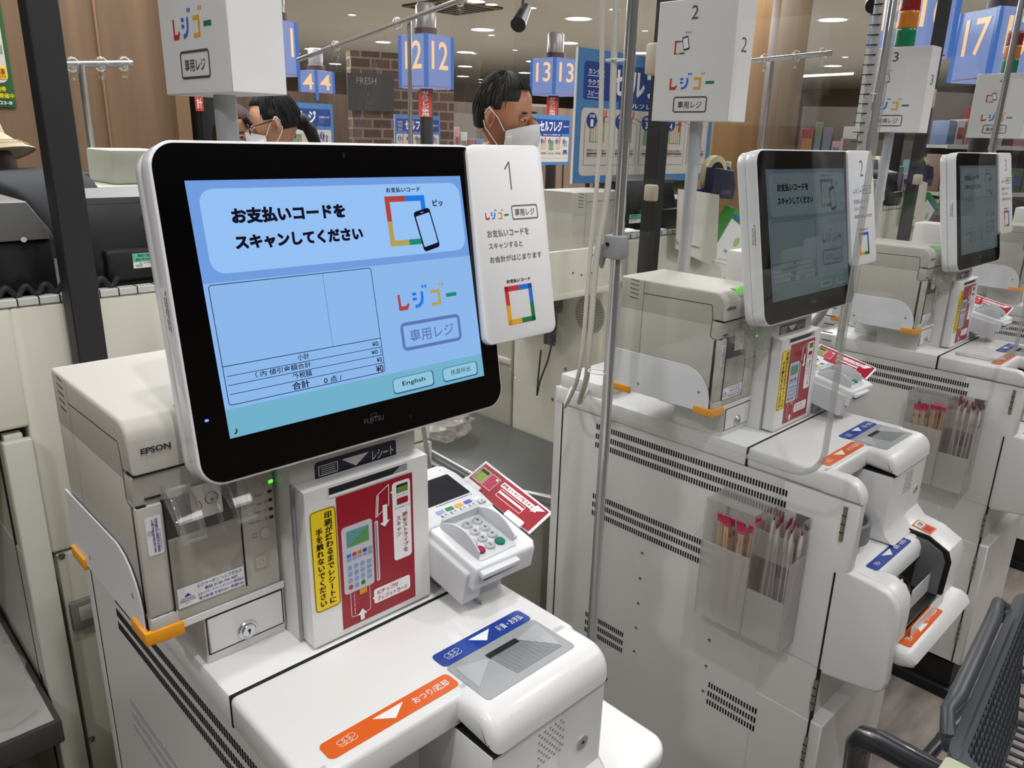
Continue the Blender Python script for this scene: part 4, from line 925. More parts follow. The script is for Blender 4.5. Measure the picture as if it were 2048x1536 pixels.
row(build_terminal, 'card_terminal')
m0 = build_monitor(0); set_label(m0, 'touch_monitor', 0)
m1 = build_monitor(1); set_label(m1, 'touch_monitor', 1); m1.location.x += OFF[1]
m2 = build_monitor(2); set_label(m2, 'touch_monitor', 2); m2.location.x += OFF[2]
dup(m2, (PITCHX, 0, 0), LAB['touch_monitor'][3])
for i in range(NK):
    o = build_placard(ORD[i]); o.location.x += OFF[i]; tag(o, LAB['number_placard'][i], 'placard', 'white number placards on the monitors')
    s = build_pole_sign(ORD[i]); s.location.x += OFF[i]; set_label(s, 'pole_sign', i)
tw = build_tower(); tw.location.x += OFF[2]; tw['label'] = 'red amber green signal tower above the sign numbered 3'
dup(tw, (PITCHX, 0, 0), 'red amber green signal tower above the sign numbered 4')
pa = build_partition(); pa['label'] = 'clear acrylic partition on a chrome pole left of the second kiosk'
dup(pa, (PITCHX, 0, 0), 'clear acrylic partition on a chrome pole left of the third kiosk')
dup(pa, (2 * PITCHX, 0, 0), 'clear acrylic partition on a chrome pole left of the fourth kiosk')
c = build_cable(False); tag(c, 'pair of white power cables tied to the chrome pole left of the second kiosk', 'cable', 'cables tied to the partition poles')
c = build_cable(True); c.location.x += PITCHX; tag(c, 'thick ribbed grey cable wrap beside the pole left of the third kiosk', 'cable', 'cables tied to the partition poles')

# ---- small white shelf on the right side of the first kiosk
m = MB(); m.prism(rrect(0.586, 0.415, 0.705, 0.70, 0.03, 7), 'z', 0.76, 0.782, KW2, 0.006, 3); m.box(0.586, 0.62, 0.50, 0.66, 0.70, 0.762, KW)
o = m.obj('side_shelf'); tag(o, 'white rounded shelf on the right side of the nearest kiosk', 'shelf')

# ---- acrylic cutlery holders on the left sides of the second and third kiosks
def holder():
    t = thing('cutlery_holder', 'x', 'holder', (0.22, 0.585, 0.63), 'clear cutlery holders on the kiosk sides')
    X0, X1, Y0, Y1, YM, Z0 = 0.1900, 0.2480, 0.499, 0.672, 0.573, 0.636
    b = MB(); b.box(X1 - .0025, X1, Y0, Y1, Z0, 0.884, SMOKE); b.box(X0, X1, Y0, Y1, Z0, Z0 + .0025, SMOKE); b.box(X0, X1, Y0, Y0 + .0025, Z0, 0.81, FROST); b.box(X0, X1, Y1 - .0025, Y1, Z0, 0.878, FROST)
    b.prism([(X1, 0.862), (X1, 0.884), (X1 - .028, 0.884)], 'y', Y0, Y0 + .0025, SMOKE)
    part(b, 'back_and_sides', t)
    f = MB(); f.box(X0, X0 + .0025, YM, Y1, Z0, 0.792, FROST); f.box(X0, X0 + .0025, YM, Y1, 0.856, 0.878, SMOKE); f.box(X0, X0 + .0025, Y0, YM, Z0, 0.735, FROST); f.box(X0, X0 + .0025, Y0, YM, 0.805, 0.856, SMOKE); f.box(X0, X1, YM, YM + .0025, Z0, 0.86, SMOKE)
    f.box(X0, X1, YM, Y1, 0.8765, 0.879, SMOKE); f.box(X0, X0 + .002, Y0, YM, 0.735, 0.805, ACR)
    for y in (Y0, YM, Y1): f.tube([(X0, y, Z0), (X0, y, 0.856)], 0.0012, CLEARP, 6)
    part(f, 'front_pockets', t)
    v = MB(); v.box(0.2485, 0.2490, 0.503, 0.528, 0.857, 0.882, GAP); v.box(0.2485, 0.2490, 0.525, 0.55, 0.745, 0.772, GAP); v.box(0.2484, 0.2488, 0.655, 0.662, 0.82, 0.845, GAP); part(v, 'foam_pad', t)
    return t
WOODC = mat('bamboo', (214, 186, 132), 0.6, noise=0.08, nscale=60); WRAP = clear('thin_wrapper', (0.96, 0.93, 0.93), 0.10, 1.4, 0.15, (0.9, 0.82, 0.82)); PINK = mat('wrapper_pink', (206, 50, 96), 0.45); DRED = mat('wrapper_dark_red', (120, 22, 40), 0.4)
def chopsticks():
    t = thing('chopsticks', 'x', 'chopsticks', (0, 0, 0))
    a = MB(); a.box(-0.0045, -0.0005, -0.002, 0.002, 0, 0.19, WOODC, 0.0008, 1); part(a, 'stick', t); a = MB(); a.box(0.0005, 0.0045, -0.002, 0.002, 0, 0.19, WOODC, 0.0008, 1); part(a, 'stick', t)
    w = MB(); w.box(-0.0075, 0.0075, -0.0031, 0.0031, -0.004, 0.196, WRAP); part(w, 'wrapper', t)
    w = MB(); w.prism([(-0.008, 0.190), (0.008, 0.190), (0.0085, 0.208), (0.004, 0.203), (0, 0.209), (-0.004, 0.203), (-0.0085, 0.207)], 'y', -0.0012, 0.0012, PINK); w.box(-.0076, .0076, -.0034, -.0031, 0.168, 0.178, PINK); part(w, 'pink_end', t)
    return t
def spoon():
    t = thing('wrapped_spoon', 'x', 'spoon', (0, 0, 0))
    SP = mat('spoon_white', (232, 230, 226), 0.35)
    s = MB(); s.box(-0.0035, 0.0035, -0.001, 0.001, 0, 0.12, SP, 0.0006, 1); s.ell((0, 0, 0.145), (0.013, 0.004, 0.025), SP, 16, 10); part(s, 'spoon_body', t)
    w = MB(); w.box(-0.0145, 0.0145, -0.0048, 0.0048, -0.005, 0.176, WRAP); part(w, 'wrapper', t)
    w = MB(); w.prism([(-0.0145, 0.172), (0.0145, 0.172), (0.016, 0.184), (0.008, 0.180), (0.003, 0.188), (-0.004, 0.180), (-0.010, 0.187), (-0.0155, 0.180)], 'y', -0.0012, 0.0012, DRED); part(w, 'red_end', t)
    return t
CS, SPN = chopsticks(), spoon()
first = {'c': True, 's': True}
def put(proto, key, loc, rot, label, group):
    if first[key]: o = proto; first[key] = False
    else: o = dup(proto, (0, 0, 0))
    o.location = loc; o.rotation_euler = rot; o['label'] = label; o['group'] = group
h2_ = holder(); h2_.location.x += OFF[1]; h2_['label'] = 'clear holder with chopsticks and spoons on the side of the second kiosk'
dup(h2_, (PITCHX, 0, 0), 'clear holder with chopsticks and spoons on the side of the third kiosk')
rd = random.Random(3)
for q, hn in ((1, 'second'), (2, 'third')):
    for i in range(7):
        y = 0.588 + (i % 4) * 0.019 + rd.uniform(-.002, .002); x = 0.2075 + (i // 4) * 0.020
        put(CS, 'c', (OFF[q] + x, y, 0.643), (rd.uniform(-.10, .10), rd.uniform(-.04, .03), PI / 2 + rd.uniform(-.3, .3)), 'wrapped bamboo chopsticks in the left pocket of the holder on the %s kiosk' % hn, 'wrapped chopsticks in the %s kiosk holder' % hn)
    for i in range(6):
        y = 0.558 - i * 0.0105; x = 0.2195 + rd.uniform(-.003, .003)
        put(SPN, 's', (OFF[q] + x, y, 0.692 if i else 0.70), (rd.uniform(-.03, .03), rd.uniform(-.03, .03), rd.uniform(-.2, .2) + 0.25), 'wrapped white spoon in the right pocket of the holder on the %s kiosk' % hn, 'wrapped spoons in the %s kiosk holder' % hn)

# ================================================================== STAFFED LANES BEHIND THE KIOSKS
YL = 1.30
def bx(mb, *a, **k): mb.box(*a, **k); return mb
def poly_at(pxs, ax, val): return [at(px, py, ax, val) for px, py in pxs]
SLOTW = mat('slotted_rail_white', (214, 213, 206), 0.4)
# ---- lane 1 counter
def lane_one():
    t = thing('lane_counter', 'cream checkout lane counter behind the nearest printer', 'counter', (0.5, YL + 0.2, 0), 'cream staffed lane counters')
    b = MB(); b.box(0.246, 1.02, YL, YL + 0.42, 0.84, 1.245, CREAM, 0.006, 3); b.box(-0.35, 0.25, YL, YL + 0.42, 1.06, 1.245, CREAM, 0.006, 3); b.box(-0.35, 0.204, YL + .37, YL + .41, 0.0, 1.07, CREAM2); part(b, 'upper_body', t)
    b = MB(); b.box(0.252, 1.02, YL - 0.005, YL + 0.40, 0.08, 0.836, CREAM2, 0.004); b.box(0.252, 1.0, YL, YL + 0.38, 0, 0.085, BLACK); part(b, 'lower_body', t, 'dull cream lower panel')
    for px, py in ((123, 1112), (183, 1478)):
        p = at(px, py, 'y', YL - 0.005); m = MB(); m.lathe([(0.0055, 0), (0.005, 0.002), (0, 0.0032)], p, STEEL, 16, (0, -1, 0)); part(m, 'screw', t)
    p = at(166, 1222, 'y', YL - 0.005); m = MB(); m.box(p.x - .020, p.x + .06, p.y - .012, p.y, p.z - .026, p.z + .026, mat('handle_olive_grey', (112, 112, 104), 0.45), 0.004); m.box(p.x - .010, p.x + .05, p.y - .0125, p.y - .008, p.z - .012, p.z + .018, BEIGE2, 0.003); part(m, 'pull_handle', t, 'olive grey pull handle')
    r = MB(); r.box(-0.35, 1.02, YL - 0.002, YL + 0.02, 1.245, 1.256, SLOTW, 0.001, 1)
    for i in range(48): r.box(-0.33 + i * 0.028, -0.3295 + i * 0.028 + .001, YL - 0.003, YL + 0.02, 1.2448, 1.2566, GAP)
    part(r, 'slotted_rail', t)
    b = MB(); b.box(-0.35, 1.0, YL + 0.02, YL + 0.40, 1.2455, 1.252, BLACK); part(b, 'black_top', t, 'black counter top')
lane_one()
# thin partition wall at the end of the lane, its edge facing the aisle
t = thing('end_panel', 'white edged end panel with slotted rail, left of the nearest printer', 'panel', (0.23, 1.5, 0))
b = MB(); b.box(0.206, 0.244, YL - 0.022, YL - 0.004, 0, 1.048, mat('panel_edge_white', (200, 199, 186), 0.4), 0.003); part(b, 'edge_post', t)
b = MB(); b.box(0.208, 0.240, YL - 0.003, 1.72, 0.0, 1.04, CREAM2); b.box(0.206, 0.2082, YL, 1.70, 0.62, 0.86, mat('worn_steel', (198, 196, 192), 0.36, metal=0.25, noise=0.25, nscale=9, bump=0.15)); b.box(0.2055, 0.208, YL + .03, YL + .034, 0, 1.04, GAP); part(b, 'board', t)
b = MB(); b.box(0.212, 0.236, YL, 1.72, 1.040, 1.052, SLOTW)
for i in range(10): b.box(0.2115, 0.2365, YL + 0.02 + i * 0.04, YL + 0.035 + i * 0.04, 1.0395, 1.0525, GAP)
part(b, 'slotted_rail', t)
# stainless bagging table, lower left
t = thing('bagging_table', 'stainless steel bagging table with dark edge in the lower left corner', 'table', (-0.1, 1.45, 0), 'steel bagging tables')
b = MB(); b.box(-0.55, 0.196, 1.215, 1.95, 0.588, 0.60, mat('worn_steel', (198, 196, 192), 0.36, metal=0.25, noise=0.25, nscale=9, bump=0.15), 0.002); part(b, 'top', t)
b = MB(); b.box(-0.55, 0.2, 1.205, 1.216, 0.560, 0.603, mat('dark_table_edge', (70, 68, 66), 0.4), 0.004); b.box(0.1955, 0.2035, 1.205, 1.95, 0.560, 0.603, mat('dark_table_edge', (70, 68, 66), 0.4), 0.004); part(b, 'edge_band', t)
for x in (-0.5, 0.15):
    b = MB(); b.tube([(x, 1.26, 0), (x, 1.26, 0.56)], 0.018, DARKSTEEL, 14); part(b, 'leg', t)
b = MB(); b.box(-0.5, 0.15, 1.30, 1.90, 0.10, 0.12, CREAM2); b.box(-.5, .19, 1.28, 1.3, 0.0, 0.40, mat('worn_steel', (176, 172, 166), 0.3)); part(b, 'under_shelf', t)
w = MB()
rw = random.Random(5); n = 14; vs = []; fs = []
for i in range(n):
    for j in range(n):
        x = -0.33 + 0.52 * i / (n - 1); y = 1.24 + 0.26 * j / (n - 1); vs.append((x + rw.uniform(-.01, .01), y + rw.uniform(-.01, .01), 0.6035 + abs(rw.gauss(0, .0035)) + 0.01 * math.sin(i * 1.3) ** 4))
for i in range(n - 1):
    for j in range(n - 1): fs.append((i * n + j, (i + 1) * n + j, (i + 1) * n + j + 1, i * n + j + 1))
w.add(vs, fs, clear('crinkled_film', (0.93, 0.92, 0.91), 0.22, 1.5, 0.08, (0.8, 0.78, 0.75)))
tag(w.obj('plastic_film'), 'crumpled clear plastic film lying on the lower left steel table', 'film')
# dark steel table between the first two kiosks
t = thing('bagging_table', 'dark grey metal table with a chrome rail, between the first two kiosks', 'table', (1.42, 1.6, 0), 'steel bagging tables')
b = MB(); b.prism([(1.265, 1.16), (1.6, 1.16), (1.6, 2.0), (1.02, 2.0), (1.02, 1.75), (1.22, 1.62)], 'z', 0.615, 0.633, DARKSTEEL, 0.004); part(b, 'top', t)
b = MB(); b.prism([(1.30, 1.20), (1.59, 1.20), (1.59, 1.98), (1.05, 1.98), (1.05, 1.78), (1.25, 1.64)], 'z', 0.085, 0.614, mat('table_skirt', (150, 147, 136), 0.45)); part(b, 'cabinet', t)
b = MB(); b.prism([(1.28, 1.18), (1.585, 1.18), (1.585, 1.97), (1.03, 1.97), (1.03, 1.77), (1.23, 1.63)], 'z', 0, 0.085, BLACK); part(b, 'plinth', t)
b = MB(); b.tube([at(800, 876, 'z', 0.65), at(848, 895, 'z', 0.65), at(938, 945, 'z', 0.65), at(1000, 975, 'z', 0.65), at(1105, 996, 'z', 0.65), at(1120, 998, 'z', 0.65)], 0.007, CHROME, 10)
for p in (at(848, 895, 'z', 0.65), at(1000, 975, 'z', 0.65), at(1105, 996, 'z', 0.65)): b.tube([p, (p.x + .01, p.y, 0.60)], 0.006, CHROME, 8)
part(b, 'rail', t, 'chrome rail')
bg = MB(); p = at(885, 885, 'z', 0.633)
def crinkle(q, d): return q * (1 + 0.22 * math.sin(7 * d.x + 3 * d.y) * math.cos(9 * d.z + 4 * d.x))
bg.ell((p.x + .02, p.y + .02, 0.69), (0.085, 0.075, 0.06), clear('bag_film', (0.90, 0.88, 0.86), 0.25, 1.45, 0.22, (0.85, 0.8, 0.76)), 24, 16, crinkle)
tag(bg.obj('plastic_bag'), 'loose clear plastic bag on the dark table behind the card terminal', 'bag')
cb = MB(); cb.tube([(0.45, 0.82, 1.20), at(820, 830, 'y', 0.85), at(846, 852, 'y', 0.86), at(852, 890, 'y', 0.86), at(857, 925, 'y', 0.86), at(866, 968, 'z', 0.978), at(850, 990, 'z', 0.978)], 0.0035, GREYP, 8); tag(cb.obj('grey_cable'), 'thin grey cable hanging beside the nearest receipt panel', 'cable')
cb = MB(); cb.tube([(1.02, 1.02, 0.02), (1.10, 1.0, 0.012), (1.18, 1.03, 0.012), (1.3, 1.12, 0.012)], 0.009, GREYP, 8); tag(cb.obj('grey_cable'), 'grey cable on the floor between the first two kiosks', 'cable')

# ---- lane 2 (repeated as lane 3)
LANE = []
def lane_two():
    t = thing('lane_counter', 'cream lane counter with rounded end behind the second kiosk', 'counter', (1.9, YL + 0.25, 0), 'cream staffed lane counters')
    pr = [(1.606, 0.08), (1.606, 1.245), (1.98, 1.245)] + [(1.98 + 0.24 * math.sin(math.radians(a)), 1.005 + 0.24 * math.cos(math.radians(a))) for a in (12, 24, 36, 48, 60, 72, 84, 90)] + [(2.25, 0.8), (2.28, 0.08)]
    b = MB(); b.prism(pr, 'y', YL, YL + 0.34, CREAM, 0.012, 3); part(b, 'hood', t); b = MB(); b.box(1.612, 2.2, YL + .01, YL + .33, 0, 0.085, BLACK); part(b, 'plinth', t)
    side = thing('lane_side_panel', 'cream side wall with a round speaker grille, behind the chrome pole', 'wall panel', (1.62, 1.9, 0), 'cream lane side walls'); LANE.append(side)
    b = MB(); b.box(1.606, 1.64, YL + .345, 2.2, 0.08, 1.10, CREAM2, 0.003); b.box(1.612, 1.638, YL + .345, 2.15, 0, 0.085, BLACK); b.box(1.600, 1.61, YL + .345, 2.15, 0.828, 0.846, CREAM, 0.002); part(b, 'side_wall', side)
    r = MB(); r.box(1.70, 2.0, YL - 0.002, YL + 0.02, 1.245, 1.256, SLOTW, 0.001, 1)
    for i in range(11): r.box(1.705 + i * 0.028, 1.7065 + i * 0.028, YL - 0.003, YL + 0.02, 1.2448, 1.2566, GAP)
    part(r, 'slotted_rail', t)
    g = MB(); c = at(1180, 628, 'x', 1.606)
    g.disc((1.6055, c.y, c.z), 0.053, (-1, 0, 0), 0.0015, mat('speaker_grille', (176, 172, 156), 0.5), 40)
    rings = [(0.004 + 0.0068 * i, max(1, int(2 * PI * (0.004 + 0.0068 * i) / 0.0075))) for i in range(7)]
    for rr, k in rings:
        for j in range(k):
            a = 2 * PI * j / k; g.disc((1.6040, c.y + rr * math.cos(a), c.z + rr * math.sin(a)), 0.0016, (-1, 0, 0), 0.0006, mat('grille_hole', (70, 68, 62), .8), 8)
    part(g, 'speaker_grille', side, 'round perforated speaker grille')
    for px, py in ((1131, 738), (1105, 798)):
        p = at(px, py, 'x', 1.605); m = MB(); m.lathe([(0.005, 0), (0.0045, 0.002), (0, 0.003)], p, STEEL, 12, (-1, 0, 0)); part(m, 'screw', side)
    LANE.append(t)
    # raised printer platform
    t = thing('printer_platform', 'cream raised shelf holding a grey printer, right of the placard numbered 1', 'shelf', (1.56, YL + 0.1, 1.10), 'cream printer platforms')
    b = MB(); b.box(1.36, 1.68, YL - .02, YL + .24, 1.135, 1.150, CREAM); b.box(1.36, 1.585, YL - .03, YL - .018, 1.135, 1.238, CREAM, 0.002); b.box(1.355, 1.60, YL - .04, YL + .24, 1.120, 1.136, CREAM, 0.003); part(b, 'tray', t)
    b = MB(); b.box(1.584, 1.587, YL - .03, YL + .1, 1.135, 1.238, CREAM)
    for px, py in ((1146, 546), (1163, 550), (1185, 510), (1184, 546)):
        p = at(px, py, 'y', YL - .031); b.disc(p, 0.0026, (0, -1, 0), 0.0006, GAP, 10)
    b.box(1.62, 1.68, YL + .02, YL + .22, 1.05, 1.135, CREAM2); part(b, 'bracket', t)
    LANE.append(t)
    # wired handset on the side wall
    t = thing('handset', 'black wired handset hanging on the cream wall below the placard numbered 1', 'telephone', (1.59, 1.5, 0.95), 'black wired handsets')
    p = at(1098, 590, 'x', 1.595)
    b = MB(); b.box(1.575, 1.606, p.y - .05, p.y + .07, p.z - .045, p.z + .05, BLACK, 0.01, 3); part(b, 'cradle', t)
    b = MB(); b.tube([at(1118, 575, 'x', 1.57), at(1104, 610, 'x', 1.565), at(1098, 650, 'x', 1.565), at(1100, 685, 'x', 1.57)], 0.015, BLACK, 12, False, [0.020, 0.014, 0.014, 0.019]); part(b, 'receiver', t)
    b = MB(); q0, q1 = at(1110, 612, 'x', 1.545), at(1103, 690, 'x', 1.545); pts = []
    for i in range(170):
        f = i / 169; a = f * 2 * PI * 17; c = q0.lerp(q1, f); pts.append((c.x + 0.009 * math.cos(a), c.y + 0.009 * math.sin(a), c.z))
    b.tube(pts, 0.0026, BLACK, 6); b.tube([at(1103, 690, 'x', 1.545), at(1096, 720, 'x', 1.55), at(1080, 762, 'x', 1.56), at(1074, 790, 'x', 1.58), at(1076, 760, 'x', 1.59), at(1082, 700, 'x', 1.59)], 0.0028, SOFTBLACK, 6); part(b, 'coiled_cord', t, 'coiled black cord')
    b = MB(); b.box(1.5605, 1.606, p.y - .02, p.y + .14, p.z - .10, p.z - .08, STEEL, 0.003); part(b, 'ledge', t)
    LANE.append(t)
    # register back
    LANE.append(register(1255, 1347, 1.262, 'black register back with a green label, behind the chrome pole', 'left'))
    # upright white board with pocket
    t = thing('notice_board', 'blank white upright board below the navy tape dispenser', 'board', at(1400, 500, 'y', YL - .02), 'blank white upright boards')
    y = YL - 0.03
    f = [at(1358, 378, 'y', y), at(1394, 382, 'y', y), at(1439, 390, 'y', y), at(1434, 512, 'y', y), at(1418, 530, 'y', y), at(1352, 498, 'y', y)]
    b = MB(); b.prism([(p.x, p.z) for p in f], 'y', y, y + 0.004, mat('board_white', (226, 222, 210), 0.5), 0.0006, 1); part(b, 'sheet', t)
    b = MB(); q = [at(1352, 478, 'y', y), at(1396, 490, 'y', y), at(1400, 478, 'y', y), at(1404, 478, 'y', y), at(1398, 494, 'y', y), at(1352, 484, 'y', y)]
    b.prism([(p.x, p.z) for p in q], 'y', y - .006, y, mat('board_white', (226, 222, 210), 0.5)); part(b, 'pocket_lip', t)
    LANE.append(t)
    # tape dispenser on the board's top shelf
    t = thing('tape_dispenser', 'navy tape dispenser with a big roll of clear tape, left of the second monitor', 'tape dispenser', at(1432, 392, 'y', YL), 'navy tape dispensers')
    p = at(1428, 392, 'y', YL + .02); NV = mat('dispenser_navy', (38, 44, 72), 0.4)
    b = MB(); b.prism([(p.x - .060, p.z), (p.x + .062, p.z - .010), (p.x + .070, p.z + .030), (p.x + .05, p.z + .075), (p.x - .055, p.z + .085)], 'y', YL - .01, YL + .022, NV, 0.003); b.prism([(p.x - .06, p.z), (p.x + .10, p.z - .01), (p.x + .098, p.z + .05), (p.x + .08, p.z + .085), (p.x + .07, p.z + .03), (p.x - .06, p.z + .02)], 'y', YL + .022, YL + .07, mat('dispenser_blue', (30, 40, 110), 0.35), 0.003); part(b, 'body', t)
    e = MB(frame_at((p.x - .01, YL - .0105, p.z + .008), (1, 0, -.05), (0, 0, 1))); e.frame(-.004, 0, .052, .012, .0008, GREYP, 0.0006, .003); e.text('NICHIBAN', .002, .003, .046, .009, GREYP, .0006, 0); part(e, 'nameplate', t)
    TP = clear('tape_roll', (0.94, 0.90, 0.74), 0.2, 1.4, 0.55, (0.86, 0.82, 0.62))
    b = MB(); b.lathe([(0.040, 0), (0.058, 0), (0.058, 0.022), (0.040, 0.022), (0.040, 0)], (p.x + .01, YL + .024, p.z + .060), mat('tape_cream', (214, 206, 160), 0.35), 36, (0, 1, 0)); part(b, 'tape_roll', t, 'roll of clear yellowish tape')
    b = MB(); b.lathe([(0.022, 0), (0.040, 0), (0.040, 0.024), (0.022, 0.024), (0.022, 0)], (p.x + .01, YL + .023, p.z + .060), BLACK, 30, (0, 1, 0)); part(b, 'core', t)
    b = MB(); b.box(p.x + .085, p.x + .10, YL + .03, YL + .06, p.z + .075, p.z + .10, CREAM2, 0.003); part(b, 'cutter', t)
    LANE.append(t)
    # packet on a wire bracket
    c = at(1460, 498, 'y', YL + .03)
    t = thing('paper_packet', 'green and white packet of paper tilted in a wire bracket beside the second monitor', 'packet', c, 'green paper packets')
    Mx = Matrix.Translation(c) @ Matrix.Rotation(math.radians(24), 4, 'Y') @ Matrix.Rotation(math.radians(14), 4, 'X')
    GN = mat('packet_green', (70, 150, 60), 0.45); PBU = mat('packet_blue', (50, 110, 190), 0.45)
    b = MB(Mx); b.box(-.085, .085, 0, .045, -.12, .11, GN, 0.002); part(b, 'wrapping', t)
    b = MB(Mx @ Matrix(((1, 0, 0, 0), (0, 0, -1, 0), (0, 1, 0, 0), (0, 0, 0, 1)))); b.rect(-.08, -.095, .058, .078, INKW, 0.0006, .004); b.rect(-.084, .084, .084, .094, PBU, 0.0006); b.rect(.066, -.115, .074, .09, PBU, .0006); b.oval(.012, .03, .016, .016, mat('packet_dot', (170, 210, 130), 0.5), .001); b.text('A4', -.03, -.02, -.01, -.008, INKBLUE, .001); part(b, 'front_print', t)
    LANE.append(t)
    w = MB(); a = at(1428, 522, 'y', YL - .005); d = at(1477, 530, 'y', YL - .03)
    w.tube([(a.x, YL + .09, a.z + .02), (a.x, YL - .005, a.z), (a.x + .05, YL - .03, a.z - .012), (d.x - .02, YL - .035, d.z - .005), (d.x, YL, d.z + .01), (d.x + .005, YL + .08, d.z + .02)], 0.0035, INKW, 8)
    o = w.obj('wire_bracket'); tag(o, 'white wire bracket under the tilted packet beside the second monitor', 'bracket', 'white wire brackets'); LANE.append(o)
    # black pole stand behind
    t = thing('lane_machine', 'dark grey machine behind the tilted packet and second monitor', 'machine', (2.25, YL + .35, 0), 'dark machines behind the lanes')
    b = MB(); b.box(2.27, 2.62, YL + .36, YL + .7, 0.0, 1.30, SOFTBLACK, 0.01); part(b, 'body', t)
    b = MB(); p = at(1490, 470, 'y', YL + .33); b.box(p.x - .05, p.x + .09, YL + .31, YL + .36, p.z - .10, p.z + .06, mat('machine_grey', (96, 97, 92), 0.5), 0.004); part(b, 'grey_module', t)
    b = MB(); q = at(1497, 400, 'y', YL + .345); b.tube([at(1505, 560, 'y', YL + .345), q], 0.011, GREYP, 12); b.ell(q, (.03, .02, .018), GREYP, 16, 10); part(b, 'grey_scanner_stand', t)
    LANE.append(t)
def register(px0, px1, z0, label, side):
    a = at(px0, 450, 'y', YL + .06); b_ = at(px1, 450, 'y', YL + .06)
    t = thing('register', label, 'cash register', ((a.x + b_.x) / 2, YL + .12, z0 - .01), 'black cash register backs')
    w = b_.x - a.x
    b = MB(); b.prism([(YL + .05, z0), (YL + .045, z0 + .03), (YL + .075, z0 + .118), (YL + .13, z0 + .125), (YL + .14, z0)], 'x', a.x, b_.x, BLACK, 0.006, 2); b.box(a.x + .015, b_.x - .01, YL + .03, YL + .06, z0 - .004, z0 + .05, BLACK, 0.008, 2); part(b, 'case', t)
    b = MB(); b.prism([(YL + .074, z0 + .118), (YL + .070, z0 + .128), (YL + .12, z0 + .140), (YL + .13, z0 + .125)], 'x', a.x - .004, b_.x + .004, mat('register_grey_trim', (92, 93, 94), 0.4), 0.003); part(b, 'top_trim', t)
    lx = a.x + w * 0.30 if side == 'right' else a.x - .035
    s = MB(frame_at((lx, YL + .0295, z0 + .018), (1, 0, 0), (0, 0, 1))); s.rect(0, 0, .052, .024, INKW, .0005); s.rect(0, .010, .052, .024, mat('label_mint', (110, 196, 160), 0.5), .0008); s.text('修理のご連絡の際には', .008, .0178, .044, .0222, INKB, .001); s.text('管理番号をお知らせください', .004, .0118, .048, .0158, INKB, .001); s.text('HCR', .004, .002, .014, .006, PG, .001); s.text('No. 15 X1050AC5', .010, .0068, .034, .009, INKB, .001)
    part(s, 'service_label', t, 'mint green and white service label')
    k = MB(); k.disc((a.x + w * .55, YL + .055, z0 + .10), 0.006, (0, -1, 0.3), 0.001, VENT, 14); part(k, 'round_hole', t)
    return t
lane_two()
r1 = register(170, 400, 1.262, 'black register back with a green label, left of the lit monitor', 'right')
# grey hopper at the far left
t = thing('coin_machine', 'grey topped black coin machine at the left edge', 'machine', (0.17, YL + .15, 1.25))
a = at(-60, 470, 'y', YL + .05); b_ = at(100, 500, 'y', YL + .05)
b = MB(); b.box(a.x, b_.x, YL + .03, YL + .25, 1.258, 1.335, BLACK, 0.006); part(b, 'base', t)
b = MB(); b.prism([(a.x, 1.336), (b_.x + .002, 1.336), (b_.x - .004, 1.352), (b_.x - .028, 1.392), (a.x, 1.392)], 'y', YL + .02, YL + .25, mat('machine_grey_cover', (104, 104, 102), 0.4), 0.004); part(b, 'cover', t)
b = MB(); p = at(47, 479, 'y', YL + .019); b.disc(p, .004, (0, -1, 0), .002, CHROME, 12); part(b, 'lock', t)
# wavy black rubber cord lying along the lane top
w = MB(); pts = []
a = at(-40, 590, 'y', YL + .012); b_ = at(236, 553, 'y', YL + .012)
for i in range(120):
    f = i / 119; pts.append((a.x + (b_.x - a.x) * f, YL + .012, 1.2655 + 0.0065 * math.sin(f * 2 * PI * 7.2)))
w.tube(pts, 0.0042, SOFTBLACK, 8); tag(w.obj('wavy_cord'), 'wavy black rubber cord along the top of the first lane counter', 'cord')
# second rank printer on the platform: the kiosk printer again, turned side on
PX, PYY = 1.632, YL + 0.115
o = dup(PRN, (0, 0, 0), 'grey printer seen from behind on the cream shelf, right of the placard numbered 1')
o.rotation_euler = (0, 0, PI / 2); o.location = (PX, PYY, 1.1505); LANE.append(o)

def post(px_l, px_r, py, y, label):
    a = at(px_l, py, 'y', y)
    t = thing('black_post', label, 'post', (a.x + .026, y + .026, 0), 'square black posts on the lanes')
    b = MB(); b.box(a.x, a.x + .040, y, y + .040, 0, CEIL, SOFTBLACK, 0.002, 1); part(b, 'shaft', t)
    return t
P1 = post(160, 207, 730, YL - 0.062, 'black square post rising behind the nearest printer')
P2 = post(1297, 1317, 548, YL - 0.094, 'black square post behind the chrome pole and second printer')
m = MB(); q = at(1300, 118, 'y', YL - .1); m.box(q.x - .014, q.x + .022, YL - .128, YL - .0945, q.z - .036, q.z + .034, mat('clip_beige', (196, 182, 160), 0.5), 0.006); q2 = at(1296, 385, 'y', YL - .1); m.box(q2.x - .012, q2.x + .008, YL - .128, YL - .0945, q2.z - .02, q2.z + .02, mat('clip_beige', (196, 182, 160), 0.5), 0.005)
P2c = m.obj('cable_clips', P2); CH.setdefault(P2.name, []).append(P2c)
LANE.append(P2)
LAB3 = {'lane_counter': 'cream lane counter behind the third kiosk', 'printer_platform': 'cream raised shelf behind the second placard', 'handset': 'black wired handset behind the second kiosk monitor', 'register': 'black register back behind the third kiosk', 'notice_board': 'blank white upright board left of the third monitor', 'tape_dispenser': 'dark tape dispenser left of the third monitor', 'paper_packet': 'green and white packet left of the third monitor', 'wire_bracket': 'white wire bracket under the packet left of the third monitor', 'lane_side_panel': 'cream side wall behind the second placard', 'lane_machine': 'dark machine behind the third monitor', 'coupon_printer': 'grey printer seen from behind, right of the placard numbered 2', 'black_post': 'black square post behind the pole of the sign numbered 3'}
